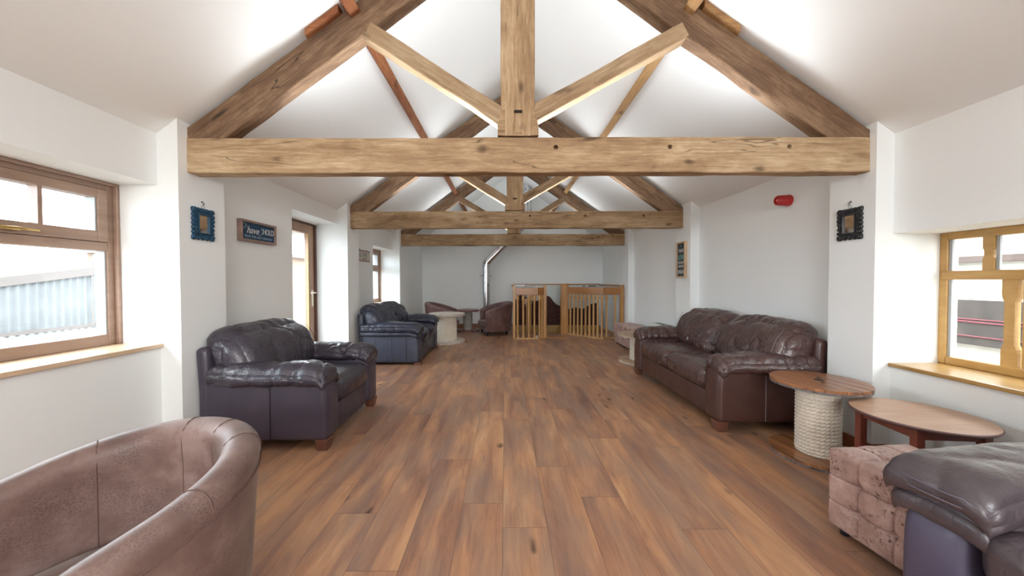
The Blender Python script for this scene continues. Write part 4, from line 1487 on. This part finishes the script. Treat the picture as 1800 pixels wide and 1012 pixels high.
# ------------------------------------------------------------------ flue pipe
t = thing('flue_pipe', 'polished steel flue pipe rising by the far wall and bending up through the roof', 'flue pipe', (0, 0, 0), 0)
fy = 9.62
pa, pb_, pc, pd = Vector((-0.52, fy, 0)), Vector((-0.52, fy, 1.80)), Vector((0.63, fy, 2.95)), Vector((0.63, fy, 3.92))


def seg(p, q, r): return MB().tube([p, q], r, 28).build('pipe_section', 'steel', t, smooth=40)


seg(pa, Vector((-0.52, fy, 1.30)), 0.098); seg(Vector((-0.52, fy, 1.30)), pb_, 0.102)
mid_ = pb_.lerp(pc, 0.42)
seg(pb_, mid_, 0.098); seg(mid_, pc, 0.101)
seg(pc, pd, 0.098)
MB().lathe([(0.104, -0.02), (0.112, -0.012), (0.112, 0.012), (0.104, 0.02)], 28, (-0.52, fy, 1.30)).build('clamp_band', 'steel', t, smooth=40)
eb = MB()
for c0, d0, d1 in ((pb_, Vector((0, 0, -1)), Vector((1, 0, 1)).normalized()), (pc, Vector((-1, 0, -1)).normalized(), Vector((0, 0, 1)))):
    eb.tube([c0 + d0 * 0.10, c0 + d0 * 0.05, c0 + (d0 + d1) * 0.008, c0 + d1 * 0.05, c0 + d1 * 0.10], 0.108, 28)
eb.build('elbow', 'steel', t, smooth=40)
kb = MB()
for s in (-1, 1):
    kb.tube([(-0.52 + s * 0.10, fy, 1.46), (-0.52 + s * 0.17, fy, 1.46)], 0.012, 8)
    kb.lathe([(0, -0.012), (0.022, -0.012), (0.026, 0), (0.022, 0.012), (0, 0.012)], 14, (-0.52 + s * 0.165, fy, 1.46), 'x')
    kb.tube([(-0.52 + s * 0.165, fy, 1.46), (-0.52 + s * 0.165, YE, 1.46)], 0.010, 8)
kb.build('wall_bracket', 'steel', t, smooth=40)
MB().lathe([(0.10, 0), (0.17, 0), (0.17, 0.012), (0.10, 0.012)], 28, (0.63, fy, 3.80)).build('roof_collar', 'steel', t, smooth=40)

# ------------------------------------------------------------------ stair balustrades
def spindle(x, y, z0, z1, par):
    """square spindle with stop-chamfered tips"""
    h = z1 - z0
    a = 0.024
    prof = [(a, 0), (a, 0.05 * h), (a * 0.72, 0.09 * h), (a * 0.72, 0.86 * h), (a * 1.15, 0.90 * h), (a * 1.05, 0.94 * h), (a * 0.6, h)]
    return MB().lathe([(0, 0)] + [(r * 1.35, q) for r, q in prof] + [(0, h)], 8, (x, y, z0)).build('spindle', 'balus', par, smooth=30)


def rail_run(par, p, q, cnt, z0=0.0, zt=1.155, first=0.5, hd=0.165):
    p, q = Vector(p), Vector(q)
    d = q - p
    L = d.length
    an = math.atan2(d.y, d.x)
    c = (p + q) / 2
    MB().box(-L / 2, L / 2, -0.025, 0.025, zt - hd, zt, 0.006).build('handrail', 'rail', par, (c.x, c.y, 0), (0, 0, an))
    MB().box(-L / 2, L / 2, -0.03, 0.03, z0, z0 + 0.035, 0.004).build('base_rail', 'balus', par, (c.x, c.y, 0), (0, 0, an))
    for i in range(cnt):
        s = p.lerp(q, (i + first) / cnt)
        spindle(s.x, s.y, z0 + 0.03, zt - hd + 0.005, par)


t = thing('stair_balustrade', 'short oak stair balustrade left of the stair opening, beside the dark tub chair', 'balustrade', (0, 0, 0), 0, 'oak stair balustrades')
gpost = lambda x, y, s, h, par: MB().box(x - s, x + s, y - s, y + s, 0, h, 0.006).build('newel_post', 'oak_y', par)
gpost(0.20, 7.86, 0.028, 1.20, t)
rail_run(t, (0.235, 7.82), (0.735, 7.82), 4, first=0.35)
rail_run(t, (0.745, 7.82), (0.865, 7.93), 2, first=0.4)
gpost(0.905, 7.97, 0.038, 1.195, t)
rail_run(t, (0.20, 7.90), (0.20, 9.80), 0, zt=1.215, hd=0.05)
fb = MB()  # plain small white blocks standing at the foot of the rail
for x in (0.30, 0.71, 0.79): fb.box(x - 0.016, x + 0.016, 7.853, 7.873, 0.0, 0.075, 0.003)
fb.build('foot_block', 'ink_cream', t, label='small white block')

t = thing('stair_balustrade', 'long oak stair balustrade with a thick newel post, right of the stair opening', 'balustrade', (0, 0, 0), 0, 'oak stair balustrades')
gpost(1.45, 8.58, 0.088, 1.205, t)
MB().box(1.35, 1.55, 8.48, 8.68, 1.205, 1.235, 0.008).build('post_cap', 'oak_y', t)
rail_run(t, (1.545, 8.50), (2.19, 7.74), 9)
rail_run(t, (2.215, 7.90), (2.60, 7.90), 2, first=0.4)
gpost(2.635, 7.92, 0.036, 1.215, t)
rail_run(t, (2.635, 7.97), (2.635, 9.80), 0, zt=1.215, hd=0.05)

t = thing('wall_handrail', 'thin dark oak handrail with a clear panel below it across the far wall', 'handrail', (0, 0, 0), 0)
MB().box(0.225, 2.61, 9.66, 9.70, 1.195, 1.225, 0.006).build('rail', 'rail', t)
MB().box(0.26, 2.58, 9.675, 9.685, 0.12, 1.195).build('glass_panel', 'glass', t)
for x in (0.24,):
    MB().box(x - 0.02, x + 0.02, 9.66, 9.70, 0, 1.195, 0.004).build('post', 'oak_y', t)
bb = MB()
for x, w_ in ((2.22, 0.03), (2.42, 0.07), (2.53, 0.045)): bb.box(x - w_, x + w_, 9.865, YE, 1.145, 1.17, 0.003)
o = bb.build('cable_trunking', 'foot_black')
tag(o, 'short black fittings on the far wall just under the handrail', 'fitting')
o = MB().box(WX0, WX1, WY1 - 0.03, WY1, -0.22, 0.09, 0.004).build('trim_1', 'sill_r', kind='structure')
o = MB().box(0.95, 1.36, 8.0, 8.06, 0.0, 0.018, 0.003).box(1.36, 2.3, WY0 - 0.05, WY0 + 0.02, 0.0, 0.018, 0.003).build('trim_2', 'rail', kind='structure')

# dark red-brown rubble heap showing through the balusters
tt = bmesh.new()
nx_, nz_ = 120, 34


def mtop(x):
    return 0.55 + 0.32 * math.exp(-((x - 1.15) / 0.28) ** 2) + 0.36 * math.exp(-((x - 0.45) / 0.33) ** 2) + 0.16 * math.exp(-((x - 2.50) / 0.20) ** 2) + 0.02 * math.sin(x * 17)


g_ = []
for i in range(nx_ + 1):
    x = 0.26 + (2.58 - 0.26) * i / nx_
    row = []
    for j in range(nz_ + 1):
        f_ = j / nz_
        z = 0.0 + mtop(x) * f_
        y = 9.655 - 0.0 - 0.0 + 0.0
        y = 9.648 - 0.02 * (1 - f_) - 0.018 * abs(noise.noise(Vector((x * 22, z * 22, 1)))) - 0.012 * noise.noise(Vector((x * 6, z * 6, 4)))
        row.append(tt.verts.new((x, y, z + 0.012 * noise.noise(Vector((x * 25, z * 25, 9))))))
    row.append(tt.verts.new((x, 9.657, 0.0)))
    g_.append(row)
for i in range(nx_):
    for j in range(nz_ + 1):
        tt.faces.new((g_[i][j], g_[i + 1][j], g_[i + 1][j + 1], g_[i][j + 1]))
bmesh.ops.recalc_face_normals(tt, faces=tt.faces[:])
b = MB()
b.add(tt)
o = b.build('rubble_heap', 'mound', smooth=70)
tag(o, 'dark red-brown speckled heap with a humped top seen behind the balustrades', 'heap', None, 'stuff')

# inner flight: sloping handrail with spindles going down, and treads
t = thing('stair_flight', 'oak stair flight descending behind the left balustrade', 'stairs', (0, 0, 0), 0)
MB().prism([(0.50, 0.70), (0.86, 0.93), (0.86, 1.05), (0.50, 0.82)], 'y', 9.02, 9.07).build('sloping_rail', 'balus', t)
for x in (0.56, 0.66, 0.76): spindle(x, 9.045, 0.0, 0.74 + (x - 0.56) * 0.64, t)
for k in range(9):
    MB().box(2.30 - 0.23 * k - 0.23, 2.30 - 0.23 * k, WY0 + 0.02, 9.0, -0.20 * k - 0.24, -0.20 * k - 0.20, 0.003, 1).build('tread', 'oak', t)
sb = MB()
sb.prism([(2.32, -0.18), (2.32, -0.48), (0.25, -2.28), (0.25, -1.98)], 'y', 9.0, 9.04)
sb.build('string', 'oak', t)


# ------------------------------------------------------------------ outside
o = MB().box(-80, 80, -60, 90, -2.9, -2.85).build('ground', 'ground', kind='structure')


def corrugated(b, p0, du, dv, nu_len, nv_len, top_fn=None, pitch=0.13, amp=0.018, th=0.01):
    """wavy sheet: origin p0, unit direction du (across the waves), dv (along them)"""
    p0, du, dv = Vector(p0), Vector(du), Vector(dv)
    nrm = du.cross(dv)
    tt = bmesh.new()
    n = int(nu_len / pitch * 6)
    A = []
    for i in range(n + 1):
        s = nu_len * i / n
        h = nv_len if top_fn is None else top_fn(s)
        w_ = amp * math.sin(2 * math.pi * s / pitch)
        col = []
        for o_ in (0, th):
            for q in (0, h):
                col.append(tt.verts.new(p0 + du * s + dv * q + nrm * (w_ + o_)))
        A.append(col)
    for i in range(n):
        a, c = A[i], A[i + 1]
        tt.faces.new((a[0], c[0], c[1], a[1]))
        tt.faces.new((a[2], a[3], c[3], c[2]))
        tt.faces.new((a[1], c[1], c[3], a[3]))
        tt.faces.new((a[0], a[2], c[2], c[0]))
    bmesh.ops.recalc_face_normals(tt, faces=tt.faces[:])
    return b.add(tt)


t = thing('barn', 'pale corrugated barn with a sloping verge outside the left window', 'barn', (0, 0, 0), 0)
b = MB()
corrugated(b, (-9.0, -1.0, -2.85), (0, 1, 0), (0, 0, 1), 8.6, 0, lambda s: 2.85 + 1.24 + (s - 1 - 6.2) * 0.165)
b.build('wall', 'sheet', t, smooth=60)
b = MB()
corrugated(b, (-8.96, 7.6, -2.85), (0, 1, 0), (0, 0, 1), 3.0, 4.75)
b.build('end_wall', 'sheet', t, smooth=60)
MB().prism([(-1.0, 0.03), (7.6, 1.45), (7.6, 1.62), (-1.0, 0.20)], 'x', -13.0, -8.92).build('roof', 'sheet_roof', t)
b = MB()
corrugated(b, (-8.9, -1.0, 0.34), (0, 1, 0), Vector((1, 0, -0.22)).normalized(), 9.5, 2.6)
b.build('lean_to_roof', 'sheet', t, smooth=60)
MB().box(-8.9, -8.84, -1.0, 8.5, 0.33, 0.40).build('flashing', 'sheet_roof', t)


def tree(label, c, rad, hgt, n, m_, seed, group=None):
    rnd = random.Random(seed)
    t = thing('tree', label, 'tree', (c[0], c[1], -2.85), 0, group)
    MB().tube([(0, 0, 0), (0.1, 0, hgt * 0.4), (0, 0.1, hgt * 0.75)], [0.22, 0.16, 0.08], 8).build('trunk', 'bark', t)
    tt = bmesh.new()
    for i in range(n):
        a, e, q = rnd.uniform(0, 6.283), rnd.uniform(-1, 1), rnd.random() ** 0.4
        p = Vector((math.cos(a) * math.sqrt(1 - e * e), math.sin(a) * math.sqrt(1 - e * e), e)) * rad * q
        p.z = p.z * 0.85 + hgt - rad * 0.8
        s = rnd.uniform(0.10, 0.20) * rad * 0.5
        d = Vector((rnd.gauss(0, 1), rnd.gauss(0, 1), rnd.gauss(0, 1))).normalized()
        e1 = d.orthogonal().normalized() * s
        e2 = d.cross(e1).normalized() * s
        vs = [tt.verts.new(p + e1), tt.verts.new(p + e2), tt.verts.new(p - e1 * 0.8), tt.verts.new(p - e2)]
        tt.faces.new(vs)
    b = MB()
    b.add(tt)
    b.build('crown', m_, t)
    return t


tree('pale leafy tree rising above the barn verge, seen through the left window', (-27.0, 26.0), 1.9, 6.1, 2600, 'leaf', 3)
# far wooded ridge
tt = bmesh.new()
pr = None
rows = []
for i in range(90):
    y = -40 + 2.2 * i
    x = -95 + 8 * noise.noise(Vector((i * 0.1, 0, 0)))
    h = 2.6 + 1.1 * noise.noise(Vector((i * 0.23, 3, 0))) + 0.8 * noise.noise(Vector((i * 0.9, 7, 0)))
    rows.append([tt.verts.new((x, y, -2.85)), tt.verts.new((x, y, h - 0.5)), tt.verts.new((x - 4, y, h)), tt.verts.new((x - 14, y, -2.85))])
for a, c in zip(rows, rows[1:]):
    for k in range(3): tt.faces.new((a[k], c[k], c[k + 1], a[k + 1]))
b = MB()
b.add(tt)
tag(b.build('wooded_ridge', 'leaf_far', smooth=60), 'hazy wooded ridge on the horizon beyond the barn', 'woodland', None, 'stuff')

# brick outbuilding seen through the door glass
t = thing('outbuilding', 'orange-brown brick outbuilding with a pale slate roof beyond the glazed door', 'building', (0, 0, 0), 0)
MB().box(-13.0, -8.0, 10.9, 22.0, -2.85, 2.3).build('wall', 'brick', t)
MB().prism([(-7.8, 2.3), (-10.5, 4.3), (-13.2, 2.3), (-13.2, 2.2), (-7.8, 2.2)], 'y', 10.7, 22.2).build('roof', 'slate', t)
MB().box(-7.85, -7.75, 10.7, 22.2, 2.18, 2.30).build('gutter', 'sheet_roof', t)

# rendered outbuilding opposite the right window
t = thing('outbuilding', 'cream-rendered building wall close outside the right window', 'building', (0, 0, 0), 0)
MB().box(6.1, 9.0, -2.0, 14.0, -2.85, 3.4).build('wall', 'cream', t)
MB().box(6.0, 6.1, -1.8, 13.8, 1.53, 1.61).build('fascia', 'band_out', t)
t = thing('hoarding', 'grey-brown board wrapped with red straps outside the right window', 'board', (0, 0, 0), 0)
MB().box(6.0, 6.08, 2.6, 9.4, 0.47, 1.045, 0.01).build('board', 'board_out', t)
for z, dz in ((0.80, 0.0), (0.765, -0.012), (0.78, -0.05), (0.585, -0.01)):
    MB().tube([(5.99, 2.6, z + dz), (5.985, 3.8, z + dz * 0.5), (5.985, 5.0, z), (5.99, 9.4, z + 0.004)], 0.009, 6).build('strap', 'strap', t, label='red strap')
